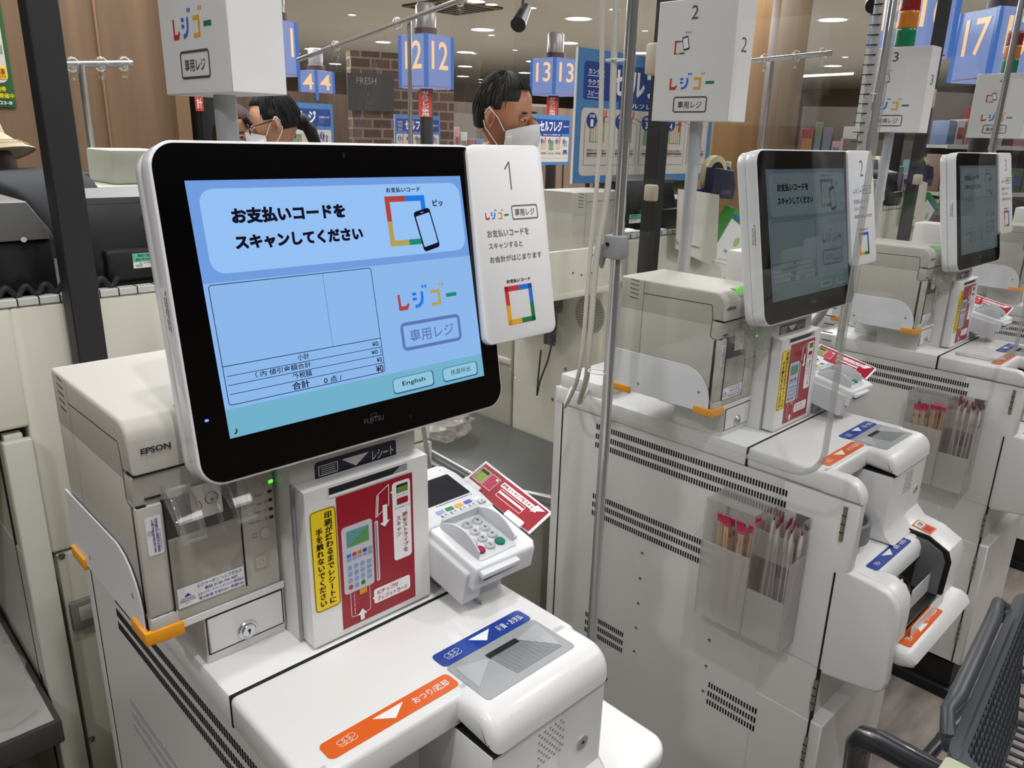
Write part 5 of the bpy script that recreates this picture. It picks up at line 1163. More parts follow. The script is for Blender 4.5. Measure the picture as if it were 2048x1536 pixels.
for o in LANE:
    dup(o, (1.70 if o is not P2 else 1.79, 0, 0), LAB3[o.name.split('.')[0]])

# ================================================================== POSTERS, LIT LANE SIGNS, SHEETS
SKYB = mat('poster_sky_blue', (74, 130, 184), 0.5, noise=0.02); DEEPB = mat('poster_deep_blue', (22, 60, 138), 0.5, noise=0.02); PALE = mat('poster_pale', (214, 206, 198), 0.55, noise=0.02)
STRAW = mat('poster_straw', (206, 172, 104), 0.5); MUTED = mat('poster_muted_green', (122, 160, 120), 0.5)
def poster(o, ang, w, h, label, base=0.0):
    t = thing('poster', label, 'poster', o, 'blue self checkout posters')
    u = Vector((math.cos(ang), math.sin(ang), 0)); s = MB(frame_at(o, u, (0, 0, 1))); k = w / 0.80; q = h / 0.505
    def R(x0, y0, x1, y1, m, l, r=0.0): s.rect(x0 * k, y0 * q, x1 * k, y1 * q, m, 0.001 + 0.0006 * l, r * k)
    H = 0.505
    s.prism([(0, 0), (w, 0), (w, h), (0, h)], 'z', -0.006, 0.0, INKW)
    R(0.004, 0, .80, H, SKYB, 0); R(.035, H - .185, .775, H - .045, DEEPB, 1, .012); R(.03, .03, .775, H - .215, PALE, 1, .02)
    T = lambda t, x0, y0, x1, y1, m, l=2, b=.02: s.text(t, x0 * k, y0 * q, x1 * k, y1 * q, m, 0.001 + .0006 * l, b)
    for i, tx in enumerate(('カンタン', 'ラクラク', 'スピーディ')):
        y = H - .090 - i * .040; T(tx, .055, y, .135, y + .020, INKW); R(.053, y - .007, .137, y - .0045, INKW, 2)
    T('セルフレジ', .18, H - .165, .62, H - .06, INKW, 2, .035); T('お会計はこちら', .65, H - .12, .76, H - .10, INKW)
    R(.22, H - .215, .62, H - .180, DEEPB, 2, .01); T('セルフレジの使い方', .25, H - .208, .59, H - .187, INKW, 3)
    for i in range(5):
        x = .05 + i * .148
        R(x, .07, x + .128, H - .265, PALE, 2, .008); s.frame(x * k, .07 * q, (x + .128) * k, (H - .265) * q, .0016 * k, GREYP, .001 + .0006 * 3, .008 * k)
        s.oval((x + .032) * k, (H - .262) * q, .026 * k, .030 * q, DEEPB, .0034); T('手順', x + .018, H - .252, x + .046, H - .240, INKW, 5); T(str(i + 1), x + .025, H - .285, x + .039, H - .258, INKW, 5)
        if i < 4:
            for j in range(7): s.oval((x + .070 + j * .0125) * k, (H - .245 - .014 * abs(j - 3) / 3) * q, .0028 * k, .0028 * q, INKB, .003, 8)
        cx = x + .064; y0 = .16
        if i in (0, 1, 3):
            s.frame((cx - .04) * k, y0 * q, (cx + .035) * k, (y0 + .085) * q, .003 * k, MUTED, .003)
            for j in range(6): s.line([((cx - .032 + j * .012) * k, y0 * q), ((cx - .032 + j * .012) * k, (y0 + .083) * q)], .005 * k, STRAW, .0028)
            for j in range(3): s.line([((cx + .02) * k, (y0 + .05) * q), ((cx + .015 + j * .014) * k, (y0 + .125) * q)], .005 * k, LORANGE, .0030)
        elif i == 2:
            R(cx - .045, y0 - .01, cx + .05, y0 + .09, MUTED, 3); T('クーポン', cx - .01, y0 + .055, cx + .045, y0 + .08, LORANGE, 4); s.line([(cx * k, y0 * q), ((cx + .01) * k, (y0 + .05) * q)], .012 * k, LORANGE, .0036)
        else:
            R(cx - .035, y0, cx - .008, y0 + .1, PALE, 3); T('1000', cx - .034, y0 + .03, cx - .010, y0 + .09, INKB, 4, 0); T('5000', cx + .004, y0 + .03, cx + .028, y0 + .09, INKB, 4, 0); R(cx - .04, y0 - .035, cx - .012, y0 - .005, DEEPB, 4); R(cx - .008, y0 - .035, cx + .03, y0 - .005, DEEPB, 4)
        R(cx - .05, y0 - .045, cx + .05, y0 - .041, INKB, 3)
        T(('所定カゴ置き台に', '正面商品の', 'バーコードを', '商品は袋に', 'お支払方法を')[i], cx - .05, .122, cx + .05, .134, INKB, 4, 0); T(('買物カゴを置きます', 'カゴに入れます', 'スキャンします', '入れてください', '選びます')[i], cx - .05, .103, cx + .05, .115, INKB, 4, 0)
    part(s, 'board', t)
    for f in (.12, .88):
        g_ = Vector(o) + u * (w * f) + Vector((-u.y, u.x, 0)) * .012
        b = MB(); b.tube([(g_.x, g_.y, base), (g_.x, g_.y, o[2] + h * .4)], .007, SOFTBLACK, 8); part(b, 'leg', t)
    return t
g0, g1 = at(1142, 384, 'y', 1.56), at(1410, 384, 'y', 1.56)
poster((g0.x, 1.56, 1.372), 0.0, g1.x - g0.x, at(1146, 92, 'y', 1.56).z - 1.372, 'largest blue and white self checkout poster, behind the chrome pole', 1.245)
for px0, px1, py0, py1, D, lab in ((505, 664, 200, 330, 4.6, 'blue poster behind the woman in glasses'), (788, 880, 228, 320, 7.5, 'small blue poster left of the man'), (1062, 1142, 228, 330, 7.0, 'small blue poster right of the man')):
    v = at(px0, py0, 'y', D * math.cos(YAW + math.atan((px0 - 1024) / F_PX))); v2 = at(px0, py1, 'y', v.y)
    e = at(px1, py0, 'y', v.y)
    poster((v.x, v.y, v2.z - .0), 0.0, e.x - v.x, v.z - v2.z, lab)

def polar(px, py, D):
    v = _f + (px - 1024) / F_PX * _r - (py - 768) / F_PX * _u
    return EYE + v * (D / math.hypot(v.x, v.y))
LITF = glow('lane_sign_blue', (128, 146, 196), 1.0); LITE = glow('lane_sign_edge_blue', (72, 112, 182), 1.0); LITD = glow('lane_sign_dusk_blue', (92, 106, 150), 1.0); NUM = glow('lane_sign_peach', (250, 206, 160), 1.1)
def lit_sign(num, px, py0, py1, wpx, D, pole_to, label, yawoff=0.0, banner=True):
    a = polar(px, py0, D); b_ = polar(px, py1, D); h = a.z - b_.z
    w = wpx / F_PX * D * 0.72; cx, cy = a.x, a.y
    t = thing('lane_sign', label, 'lane sign', (cx, cy, 0), 'lit blue lane number signs')
    az = math.atan2(cx, cy) + yawoff
    Mx = Matrix.Translation((cx, cy, b_.z)) @ Matrix.Rotation(-az + PI / 4, 4, 'Z')
    b = MB(Mx); b.box(-w / 2, w / 2, -w / 2, w / 2, 0, h, LITF, 0.004, 1)
    for sx, sy in ((-1, -1), (1, -1), (-1, 1)): b.box(sx * w / 2 - .012, sx * w / 2 + .012, sy * w / 2 - .012, sy * w / 2 + .012, 0.002, h - .002, LITE)
    part(b, 'lightbox', t)
    for q, (o, u) in enumerate((((-w / 2, -w / 2, 0), (1, 0, 0)), ((-w / 2, w / 2, 0), (0, -1, 0)))):
        s = MB(Mx @ frame_at(o, u, (0, 0, 1))); s.text(num, w * .20, h * .36, w * .84, h * .88, NUM, .004, .01); s.rect(w * .1, h * .025, w * .9, h * .04, mat('sign_red_line', (180, 70, 60), .5), .004); part(s, 'number_face', t)
    b = MB(); b.tube([(cx, cy, 0), (cx, cy, b_.z)], 0.05, SOFTBLACK, 14); part(b, 'post', t)
    b = MB(); b.lathe([(0.09, 0), (0.09, 0.05), (0.075, 0.055), (0.075, 0.20), (0.06, 0.22), (0, 0.22)], (cx, cy, a.z), mat('beacon_smoke', (120, 116, 112), 0.25), 20); b.lathe([(0.092, 0), (0.092, 0.05), (0.0, 0.052)], (cx, cy, a.z), mat('beacon_base', (60, 40, 38), 0.5), 20); part(b, 'beacon', t)
    if banner:
        n = Vector((-math.sin(az), -math.cos(az), 0)); u = Vector((math.cos(az), -math.sin(az), 0)); hh = h * 0.52
        o = Vector((cx, cy, b_.z - hh - .01)) + n * 0.058 - u * .06
        s = MB(frame_at(o, u, (0, 0, 1))); s.rect(0, 0, .10, hh, mat('banner_red', (206, 66, 44), .5), .002); s.vtext('セルフレジ専用', .022, .082, hh * .97, hh * .03, INKW, .004); part(s, 'red_banner', t)
    return t
lit_sign('12', 852, 72, 178, 92, 6.3, 0, 'lit blue lane sign numbered 12 left of the man')
lit_sign('13', 1110, 118, 192, 82, 7.6, 0, 'lit blue lane sign numbered 13 right of the man')
lit_sign('4', 632, 142, 202, 58, 9.0, 0, 'lit blue lane sign numbered 4 above the woman in glasses')
lit_sign('11', 548, 42, 152, 70, 6.0, 0, 'lit blue lane sign mostly hidden by the nearest box sign')
lit_sign('16', 1842, -40, 118, 118, 5.0, 0, 'lit blue lane sign numbered 16 behind the signal tower', 0.1)
lit_sign('17', 2010, 22, 165, 118, 5.4, 0, 'lit blue lane sign numbered 17 at the upper right corner', 0.1)

# acrylic T stand beside the wood wall
def tstand(px, py0, py1, half_l, half_r, D, label, sheet_px, wavy=0.0, base=0.0):
    a = polar(px, py0, D); t = thing('partition_stand', label, 'partition', (a.x, a.y, base), 'chrome partition stands at the lanes')
    b = MB(); b.tube([(a.x, a.y, base), a], 0.011, CHROME, 12); b.disc((a.x, a.y, base), .16 if base == 0 else .05, (0, 0, 1), .012, DARKSTEEL, 28); part(b, 'upright', t)
    l, r = polar(px - half_l[0], py0 + half_l[1], half_l[2]), polar(px + half_r[0], py0 + half_r[1], half_r[2])
    b = MB(); b.tube([l, r], 0.011, CHROME, 12); part(b, 'top_rail', t)
    for f in (.25, .6, .9):
        q = l.lerp(r, f); b = MB(); b.ell(q, (.022, .022, .026), CLEARP, 12, 8); b.box(q.x - .01, q.x + .01, q.y - .01, q.y + .01, q.z - .05, q.z, CLEARP, .003); part(b, 'clip', t)
    n = 26; vs = []; fs = []; zb = a.z - sheet_px; nv = 10
    d = (r - l); nn = Vector((d.y, -d.x, 0)).normalized()
    for i in range(n + 1):
        for j in range(nv + 1):
            p = l.lerp(r, i / n); z = p.z - .03 - (sheet_px - .03) * j / nv
            vs.append(Vector((p.x, p.y, z)) + nn * (wavy * math.sin(i * .9 + j * .8) * (1 + j * .12)))
    for i in range(n):
        for j in range(nv): fs.append((i * (nv + 1) + j, (i + 1) * (nv + 1) + j, (i + 1) * (nv + 1) + j + 1, i * (nv + 1) + j + 1))
    s = MB(); s.add(vs, fs, ACR if not wavy else clear('vinyl_sheet', (0.94, 0.95, 0.96), 0.03, 1.5)); part(s, 'sheet', t, 'clear hanging sheet')
    return t
tstand(161, 129, 0, (60, 1, 3.0), (102, -2, 3.2), 3.05, 'chrome T stand with a clear sheet before the wood wall', 0.56, 0.0, at(230, 372, 'y', 2.45).z)
tstand(818, 30, 0, (222, 90, 4.6), (150, -48, 3.5), 3.9, 'chrome stand with a wavy clear vinyl sheet left of the man', 0.85, 0.012)
tstand(1545, 118, 0, (60, 6, 3.95), (118, -12, 4.1), 4.0, 'chrome stand with clear sheet left of the sign numbered 3', 0.7)

# lane 0 bits beside the wood wall
t = thing('lane_counter', 'long cream counter seen above the black register, beside the wood wall', 'counter', (0.55, 2.2, 0), 'cream staffed lane counters')
a = at(140, 372, 'y', 2.45); b_ = at(330, 372, 'y', 2.45)
b = MB(); b.box(a.x, b_.x + .3, 2.45, 2.95, 0.0, at(230, 372, 'y', 2.45).z, mat('pale_counter', (198, 200, 186), 0.4, noise=.03, nscale=6), .01); part(b, 'body', t)
t = thing('label_printer', 'pale grey printer beside the wood wall, left of the lit monitor', 'printer', at(255, 372, 'y', 2.55), None)
p = at(228, 372, 'y', 2.5); q = at(300, 300, 'y', 2.5); t.location.z = at(230, 372, 'y', 2.45).z
b = MB(); b.box(p.x, q.x + .05, 2.5, 2.72, at(230, 372, 'y', 2.45).z, q.z, mat('pale_printer', (196, 198, 184), .5), .008); part(b, 'case', t)
b = MB(); b.box(p.x + .09, q.x + .03, 2.493, 2.5, p.z + .03, q.z - .035, mat('printer_dark_mouth', (70, 69, 66), .5), .003); b.box(p.x + .09, q.x + .03, 2.492, 2.5, q.z - .03, q.z - .024, GAP); part(b, 'front_slot', t)
# green poster at the upper left corner, on the wood wall
g = at(-45, 212, 'y', 4.19); g2 = at(33, 212, 'y', 4.19); g3 = at(5, -60, 'y', 4.19)
s = MB(frame_at((g.x, 4.192, g.z), (1, 0, 0), (0, 0, 1))); w_, h_ = g2.x - g.x, g3.z - g.z
GRN = mat('poster_green', (40, 96, 48), .5)
s.prism([(0, 0), (w_, 0), (w_, h_), (0, h_)], 'z', -.004, 0, GRN); s.rect(w_ * .05, h_ * .18, w_ * .9, h_ * .98, PALE, .002, .03); s.rect(w_ * .55, h_ * .21, w_ * .87, h_ * .30, YEL, .004); s.text('特売', w_ * .6, h_ * .22, w_ * .84, h_ * .29, RED, .006); s.rect(w_ * .1, h_ * .40, w_ * .86, h_ * .46, GREYP, .004)
s.text('お買物券', w_ * .3, h_ * .115, w_ * .8, h_ * .155, YEL, .004, .02); s.text('毎月開催中', w_ * .3, h_ * .065, w_ * .98, h_ * .105, YEL, .004, .02); s.text('10.23-8', w_ * .4, h_ * .02, w_ * .9, h_ * .045, INKW, .004)
tag(s.obj('poster'), 'green and white poster with yellow lettering at the upper left corner', 'poster')
# white door frame strip and a black block put in for the dark gap
p = at(346, 230, 'y', 4.3); q = at(384, 230, 'y', 4.3)
m = MB(); m.box(p.x + .06, q.x, 4.4, 4.5, 0, 2.0, mat('shop_white_post', (190, 192, 192), .4), .01); tag(m.obj('white_pillar'), 'white pillar beside the grey sign pole, right of the wood wall', 'pillar')
p = at(402, 230, 'y', 4.3); q = at(432, 230, 'y', 4.3)
m = MB(); m.box(p.x + .02, q.x + .05, 4.35, 4.5, 0, 2.1, BLACK, .01); tag(m.obj('black_cabinet'), 'tall black cabinet just left of the grey sign pole', 'cabinet')
m = MB(frame_at((p.x - .01, 4.34, at(400, 222, 'y', 4.34).z), (1, 0, 0), (0, 0, 1))); m.rect(0, 0, .045, .19, mat('banner_red', (206, 66, 44), .5), .002); m.vtext('お会計', .006, .039, .18, .01, INKW, .004); tag(m.obj('red_banner'), 'small red vertical banner left of the grey sign pole', 'banner')

# ================================================================== FAR STORE
# brick wall with a black sign
a = polar(700, 100, 8.5); b_ = polar(908, 100, 8.8)
t = thing('brick_facade', 'dark brick facade far behind the lane sign numbered 12', 'facade', (a.x, a.y, 0))
u = Vector((b_.x - a.x, b_.y - a.y, 0)); L = u.length
b = MB(frame_at((a.x, a.y, 0), u, (0, 0, 1))); b.box(0, L, 0, a.z, -.2, 0, brick('brown_brick')); part(b, 'bricks', t)
s = MB(frame_at((a.x, a.y, polar(740, 222, 8.5).z), u, (0, 0, 1))); hh = polar(740, 148, 8.5).z - polar(740, 222, 8.5).z; s.box(-.05, .42, 0, hh, .02, .06, mat('board_charcoal', (52, 52, 52), .6)); s.text('FRESH', .04, hh * .72, .24, hh * .90, mat('board_letters', (150, 148, 142), .5), .063, 0); part(s, 'sign_board', t, 'charcoal board lettered FRESH')
# wood clad columns
t = thing('wood_column', 'tall golden wood column behind the second monitor', 'column', polar(1480, 768, 7.0) * 1, None); t.location.z = 0
c = polar(1462, 200, 7.0); az = math.atan2(c.x, c.y)
b = MB(Matrix.Translation((c.x, c.y, 0)) @ Matrix.Rotation(-az + .35, 4, 'Z')); b.box(-.19, .19, -.19, .19, 0, CEIL, wood('golden_wood', (126, 94, 60), (150, 116, 78), 1.0), .01); part(b, 'cladding', t)
c = polar(1556, 200, 8.6); t = thing('wood_column', 'dark brown column just right of the golden wood column', 'column', (c.x, c.y, 0)); az = math.atan2(c.x, c.y)
b = MB(Matrix.Translation((c.x, c.y, 0)) @ Matrix.Rotation(-az + .35, 4, 'Z')); b.box(-.15, .15, -.2, .2, 0, CEIL, wood('dark_wood', (76, 60, 42), (98, 80, 58), 1.0), .01); part(b, 'cladding', t)
# gondola shelves with goods at the right
GOODS = [mat('goods_%s' % n, c, .5) for n, c in (('red', (140, 62, 62)), ('pink', (176, 132, 142)), ('cream', (182, 170, 142)), ('blue', (92, 108, 142)), ('brown', (104, 80, 66)), ('white', (180, 177, 172)), ('green', (104, 120, 92)), ('violet', (118, 98, 126)), ('amber', (156, 124, 80)), ('teal', (96, 126, 132)))]
def gondola(px0, px1, D0, D1, ztop, levels, label, dens, seed):
    a = polar(px0, 320, D0); b_ = polar(px1, 320, D1); u = Vector((b_.x - a.x, b_.y - a.y, 0)); L = u.length; r = random.Random(seed)
    t = thing('store_shelf', label, 'shelf', (a.x, a.y, 0), 'store shelves of goods')
    Mf = Matrix.Translation((a.x, a.y, 0)) @ Matrix.Rotation(math.atan2(u.y, u.x), 4, 'Z')
    b = MB(Mf); b.box(0, L, .30, .34, 0, ztop, mat('shelf_back', (120, 112, 104), .6)); b.box(0, L, -.05, .34, 0, .12, BLACK); part(b, 'back_panel', t)
    for k in range(levels):
        z = .25 + (ztop - .3) * k / levels; b = MB(Mf); b.box(0, L, -.05, .30, z - .03, z, mat('shelf_steel', (150, 152, 152), .4)); b.box(0, L, -.055, -.05, z - .035, z + .005, mat('price_rail', (196, 196, 190), .4)); part(b, 'shelf_board', t)
        x = .03
        while x < L - .15:
            w = r.uniform(.07, .15); h = r.uniform(.40, .85) * (ztop - .3) / levels
            g = MB(Mf); m = r.choice(GOODS); g.box(x, x + w - .012, 0, .22, z + .001, z + h, m, .006); g.rect(0, 0, 0, 0, m) if False else None
            m2 = r.choice(GOODS); g.box(x + .012, x + w - .024, -.003, 0, z + h * .25, z + h * .7, m2)
            o = g.obj('goods_box'); tag(o, dens, 'goods', 'goods on the far shelves'); x += w
gondola(1880, 2130, 8.5, 9.5, 2.0, 4, 'tall shelf of colourful goods between the signs numbered 3 and 4', 'colourful packaged goods on the shelf between the signs numbered 3 and 4', 4)
gondola(1720, 1885, 7.2, 7.6, 1.55, 3, 'low shelf of goods below the sign numbered 3', 'packaged goods on the low shelf below the sign numbered 3', 9)
gondola(1590, 1725, 9.5, 9.5, 1.9, 3, 'dim shelf of goods right of the dark brown column', 'packaged goods on the dim shelf right of the dark brown column', 12)
gondola(905, 980, 9.5, 9.8, 1.75, 3, 'dim produce shelf left of the man', 'produce on the dim shelf left of the man', 21)
gondola(960, 1110, 12.5, 13.0, 2.0, 3, 'far shelf of goods behind the man', 'goods on the far shelf behind the man', 33)
gondola(400, 640, 13, 13.5, 1.7, 3, 'far shelf behind the woman in glasses', 'goods on the far shelf behind the woman in glasses', 41)

# ================================================================== CEILING FITTINGS
LAMP = glow('lamp_diffuser', (255, 250, 240), 9.0)
def down_light(px, py, r, i):
    p = at(px, py, 'z', CEIL)
    if p.length > 40: return
    t = thing('ceiling_light', 'x', 'ceiling light', (p.x, p.y, CEIL), 'round lights in the store ceiling')
    b = MB(); b.lathe([(r * 1.12, 0), (r * 1.12, -.012), (r, -.015), (r * .98, -.002)], (p.x, p.y, CEIL), INKW, 28); part(b, 'trim_ring', t)
    b = MB(); b.lathe([(r * .99, -.003), (0, -.0035)], (p.x, p.y, CEIL), LAMP, 28); part(b, 'diffuser', t)
    return t
BIG = [(965, 58, .19), (931, 103.5, .19), (930, 132, .19), (926, 152, .19), (910, 168, .19), (766, 83, .15), (1068, 122, .19), (1050, 145, .19), (1136, 85, .19), (1157, 36, .19), (1284, 105, .19), (670, 127, .16), (624, 97, .16), (691, 148, .16), (1666, 38, .19), (1666, 131, .19), (704, 28, .06), (1063, 14, .07), (983, 7, .08), (1229, 17, .07), (837, 27, .05), (983, 69, .06), (948, 106, .06), (1030, 99, .05), (961, 158, .07), (962, 164, .07), (1691, 113, .06), (1613, 48, .05), (596, 106, .05), (766, 147, .05), (952, 1, .12), (1290, 60, .05)]
for i, (x, y, r) in enumerate(BIG):
    o = down_light(x, y, r, i)
    if o: o['label'] = ('large round ceiling light %s' if r > .14 else 'small round ceiling spotlight %s') % ('in the upper middle of the ceiling' if x < 1060 and x > 880 else 'left of the lane sign numbered 12' if x <= 880 else 'above the lane sign numbered 13' if x < 1200 else 'near the top of the largest poster' if x < 1400 else 'above the second monitor'); o['group'] = o['label'] + ' set'
# ceiling vent and black spotlights
p = at(905, 12, 'z', CEIL); t = thing('ceiling_vent', 'brown square ceiling vent above the lane sign numbered 12', 'vent', (p.x, p.y, CEIL))
b = MB(); b.box(p.x - .5, p.x + .5, p.y - .5, p.y + .5, CEIL - .03, CEIL, mat('vent_brown', (104, 90, 66), .6), .01); part(b, 'housing', t)
for k in range(6): b = MB(); b.box(p.x - .42, p.x + .42, p.y - .40 + k * .15, p.y - .34 + k * .15, CEIL - .036, CEIL - .03, GAP); part(b, 'slat', t)
for px, py, lab in ((1045, 32, 'black ceiling spotlight above the man, tilted'), (1748, -8, 'black ceiling spotlight above the sign numbered 3')):
    p = polar(px, py, 6.0); t = thing('black_spotlight', lab, 'spotlight', (p.x, p.y, p.z), 'black ceiling spotlights')
    b = MB(); b.tube([(p.x, p.y, CEIL), p], .012, SOFTBLACK, 8); part(b, 'stem', t)
    b = MB(); b.tube([p + Vector((.08, .05, .06)), p - Vector((.09, .05, .07))], .05, BLACK, 14, False, [.04, .055]); part(b, 'lamp_head', t)
p = at(1655, 147, 'z', CEIL); 
m = MB(); a = at(1606, 152, 'z', CEIL - .02); b_ = at(1706, 147, 'z', CEIL - .02); m.tube([a, b_], .03, glow('tube_lamp', (250, 250, 255), 4.0), 10); tag(m.obj('tube_light'), 'bright tube light left of the sign numbered 3', 'tube light')

# ================================================================== PEOPLE
SKIN = mat('skin_tan', (186, 128, 98), 0.5, noise=.06, nscale=30); SKIN2 = mat('skin_fair', (206, 156, 126), 0.5, noise=.05, nscale=30)
HAIR = mat('hair_black', (24, 22, 22), 0.6, noise=.3, nscale=80, spec=.3); HAIRB = mat('hair_red_brown', (58, 34, 30), 0.6, noise=.35, nscale=80, spec=.3); HAIRG = mat('hair_black_grey', (40, 38, 37), 0.65, noise=.4, nscale=90, spec=.3)
MASK = mat('mask_white', (232, 230, 232), 0.6, noise=.02)
def skin_mesh(nodes, edges, root, sub=2):
    """one continuous surface grown over a skeleton: nodes {name: (pos, radius)}"""
    names = list(nodes); me = bpy.data.meshes.new('skeleton'); me.from_pydata([nodes[n][0] for n in names], [(names.index(a), names.index(b)) for a, b in edges], [])
    o = bpy.data.objects.new('skeleton', me); COL.objects.link(o)
    md = o.modifiers.new('s', 'SKIN'); md.use_smooth_shade = True
    for i, n in enumerate(names):
        r = nodes[n][1]; r = (r, r) if not isinstance(r, tuple) else r
        me.skin_vertices[0].data[i].radius = r; me.skin_vertices[0].data[i].use_root = (n == root)
    sb = o.modifiers.new('d', 'SUBSURF'); sb.levels = sub; sb.render_levels = sub
    dg = bpy.context.evaluated_depsgraph_get(); ev = o.evaluated_get(dg); m = ev.to_mesh()
    vs = [v.co.copy() for v in m.vertices]; fs = [tuple(p.vertices) for p in m.polygons]
    ev.to_mesh_clear(); bpy.data.objects.remove(o)
    return vs, fs
def head_shape(mb, skin, female=False):
    """head in its own frame: +Y the face, z = 0 at the chin, about 0.23 high"""
    def warp(p, d):
        q = Vector(p)
        if d.z < 0.1:                       # jaw narrows and comes forward
            k = min(1.0, (0.1 - d.z)); q.x *= 1 - .38 * k * (1 if d.y > -.2 else .6); q.y = q.y * (1 - .10 * k) + .016 * k
        if d.y > 0.72 and abs(d.x) < .55 and -.55 < d.z < .45: q.y -= .006          # flat face plane
        if d.y > .5 and .05 < d.z < .22: q.y -= .004                              # eye hollow
        if d.y < -.3 and d.z > -.2: q.y *= 1.06
        return q
    mb.ell((0, 0, .118), (.0745, .094, .116), skin, 36, 26, warp)
    mb.ell((0, .098, .098), (.0135, .018, .024), skin, 16, 12); mb.ell((0, .108, .088), (.016, .012, .011), skin, 14, 10)   # nose
    for s in (-1, 1):
        mb.ell((s * .076, -.008, .112), (.010, .019, .033), skin, 14, 12, lambda p, d: p * (1 - .15 * (d.y > .3)))
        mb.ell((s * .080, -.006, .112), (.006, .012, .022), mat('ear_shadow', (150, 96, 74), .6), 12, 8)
        mb.ell((s * .031, .0825, .118), (.014, .008, .0052), INKW, 14, 8); mb.ell((s * .031, .0895, .118), (.0058, .003, .0055), INKB, 10, 8)
        mb.ell((s * .031, .0858, .1222), (.0168, .0075, .0052), skin, 14, 8); mb.ell((s * .031, .087, .137), (.019, .006, .0035), HAIR, 14, 6)
    mb.ell((0, .094, .056), (.021, .008, .005), mat('lips', (150, 84, 76), .5), 14, 8)
def person(loc, hz, yaw, pitch, roll, skin, hair, label, cloth, trousers, style, glasses=False, mask=True, hat=None, lean=0.0, face_scale=1.0, collar=None, nod=(0, 0), bow=None):
    return _person(loc, hz, yaw, pitch, roll, skin, hair, label, cloth, trousers, style, glasses, mask, hat, lean, face_scale, collar, nod, bow)
def _person(loc, hz, yaw, pitch, roll, skin, hair, label, cloth, trousers, style, glasses=False, mask=True, hat=None, lean=0.0, face_scale=1.0, collar=None, nod=(0, 0), bow=None):
    """loc = feet; hz = chin height; yaw = compass direction (from +Y towards +X) of the face"""
    t = thing('person', label, 'person', (loc[0], loc[1], 0))
    B = Matrix.Translation((loc[0], loc[1], 0)) @ Matrix.Rotation(-yaw, 4, 'Z')         # body frame: +Y forward
    k = bow or hz / 1.45
    S = lambda x, y, z: Vector((x * k, y * k + lean * max(0, z - .95), z * k))
    N = {'pel': (S(0, 0, .90), (.15, .10)), 'wst': (S(0, 0, 1.02), (.13, .10)), 'chest': (S(0, .0, 1.20), (.15, .11)), 'up': (S(0, -.01, 1.33), (.10, .08)), 'neck': (S(0, .0, 1.41), .055), 'nk2': (S(0, .02 + nod[0], 1.49) - Vector((0, 0, nod[1])), .052)}
    if bow: N['neck'] = (S(0, .05, 1.34), .055); N['nk2'] = (S(0, .09, 1.37), .052)
    E_ = [('pel', 'wst'), ('wst', 'chest'), ('chest', 'up'), ('up', 'neck'), ('neck', 'nk2')]
    for s, n in ((-1, 'l'), (1, 'r')):
        N.update({n + 'sh': (S(s * .17, -.01, 1.33), .062), n + 'el': (S(s * .235, -.02, 1.06), .045), n + 'wr': (S(s * .20, .16, .95), .032), n + 'hd': (S(s * .18, .235, .93), (.036, .018)),
                  n + 'hip': (S(s * .09, 0, .82), .095), n + 'kn': (S(s * .10, .02, .47), .062), n + 'an': (S(s * .10, 0, .09), .045), n + 'toe': (S(s * .11, .13, .04), (.045, .032))})
        E_ += [('up', n + 'sh'), (n + 'sh', n + 'el'), (n + 'el', n + 'wr'), (n + 'wr', n + 'hd'), ('pel', n + 'hip'), (n + 'hip', n + 'kn'), (n + 'kn', n + 'an'), (n + 'an', n + 'toe')]
    vs, fs = skin_mesh(N, E_, 'pel', 2)
    hb = S(0, .045 + (.07 if bow else 0), 1.45)
    Hm = B @ Matrix.Translation((hb.x, hb.y + nod[0], hz - nod[1])) @ Matrix.Rotation(roll, 4, 'Y') @ Matrix.Rotation(pitch, 4, 'X') @ Matrix.Scale(face_scale, 4)
    b = MB(B); b.add(vs, fs, skin)
    for s, n in ((-1, 'l'), (1, 'r')):
        h0 = N[n + 'hd'][0]
        for i in range(4):
            x = (-.024 + .016 * i); b.tube([h0 + Vector((x, .02, 0)), h0 + Vector((x * 1.1, .055, -.006)), h0 + Vector((x * 1.1, .075 - .006 * abs(i - 1.4), -.024))], .008, skin, 8, False, [.0088, .008, .0065])
        b.tube([h0 + Vector((-s * .026, -.01, 0)), h0 + Vector((-s * .045, .02, -.006)), h0 + Vector((-s * .046, .045, -.014))], .009, skin, 8, False, [.011, .009, .0075])
    hm = MB(Hm); head_shape(hm, skin); kx = {}
    for i, m in enumerate(hm.mats): b.slot(m)
    n0 = len(b.v); b.v += hm.v; b.f += [tuple(j + n0 for j in f) for f in hm.f]; b.mi += [b.mats.index(hm.mats[q]) for q in hm.mi]
    part(b, 'body', t)
    # clothes follow the same skeleton a little larger
    jn = {q: (v[0], tuple(x + .020 for x in (v[1] if isinstance(v[1], tuple) else (v[1], v[1])))) for q, v in N.items() if q in ('pel', 'wst', 'chest', 'up', 'lsh', 'lel', 'lwr', 'rsh', 'rel', 'rwr', 'neck')}
    jn['neck'] = (S(0, -.005, 1.395), .062) if not bow else (S(0, .03, 1.34), .066)
    je = [e for e in E_ if e[0] in jn and e[1] in jn]
    vs, fs = skin_mesh(jn, je, 'pel', 2); c = MB(B); c.add(vs, fs, cloth); part(c, 'jacket', t)
    tn = {q: (v[0], tuple(x + .014 for x in (v[1] if isinstance(v[1], tuple) else (v[1], v[1])))) for q, v in N.items() if q in ('pel', 'lhip', 'lkn', 'lan', 'rhip', 'rkn', 'ran')}
    vs, fs = skin_mesh(tn, [e for e in E_ if e[0] in tn and e[1] in tn], 'pel', 2); c = MB(B); c.add(vs, fs, trousers); part(c, 'trousers', t)
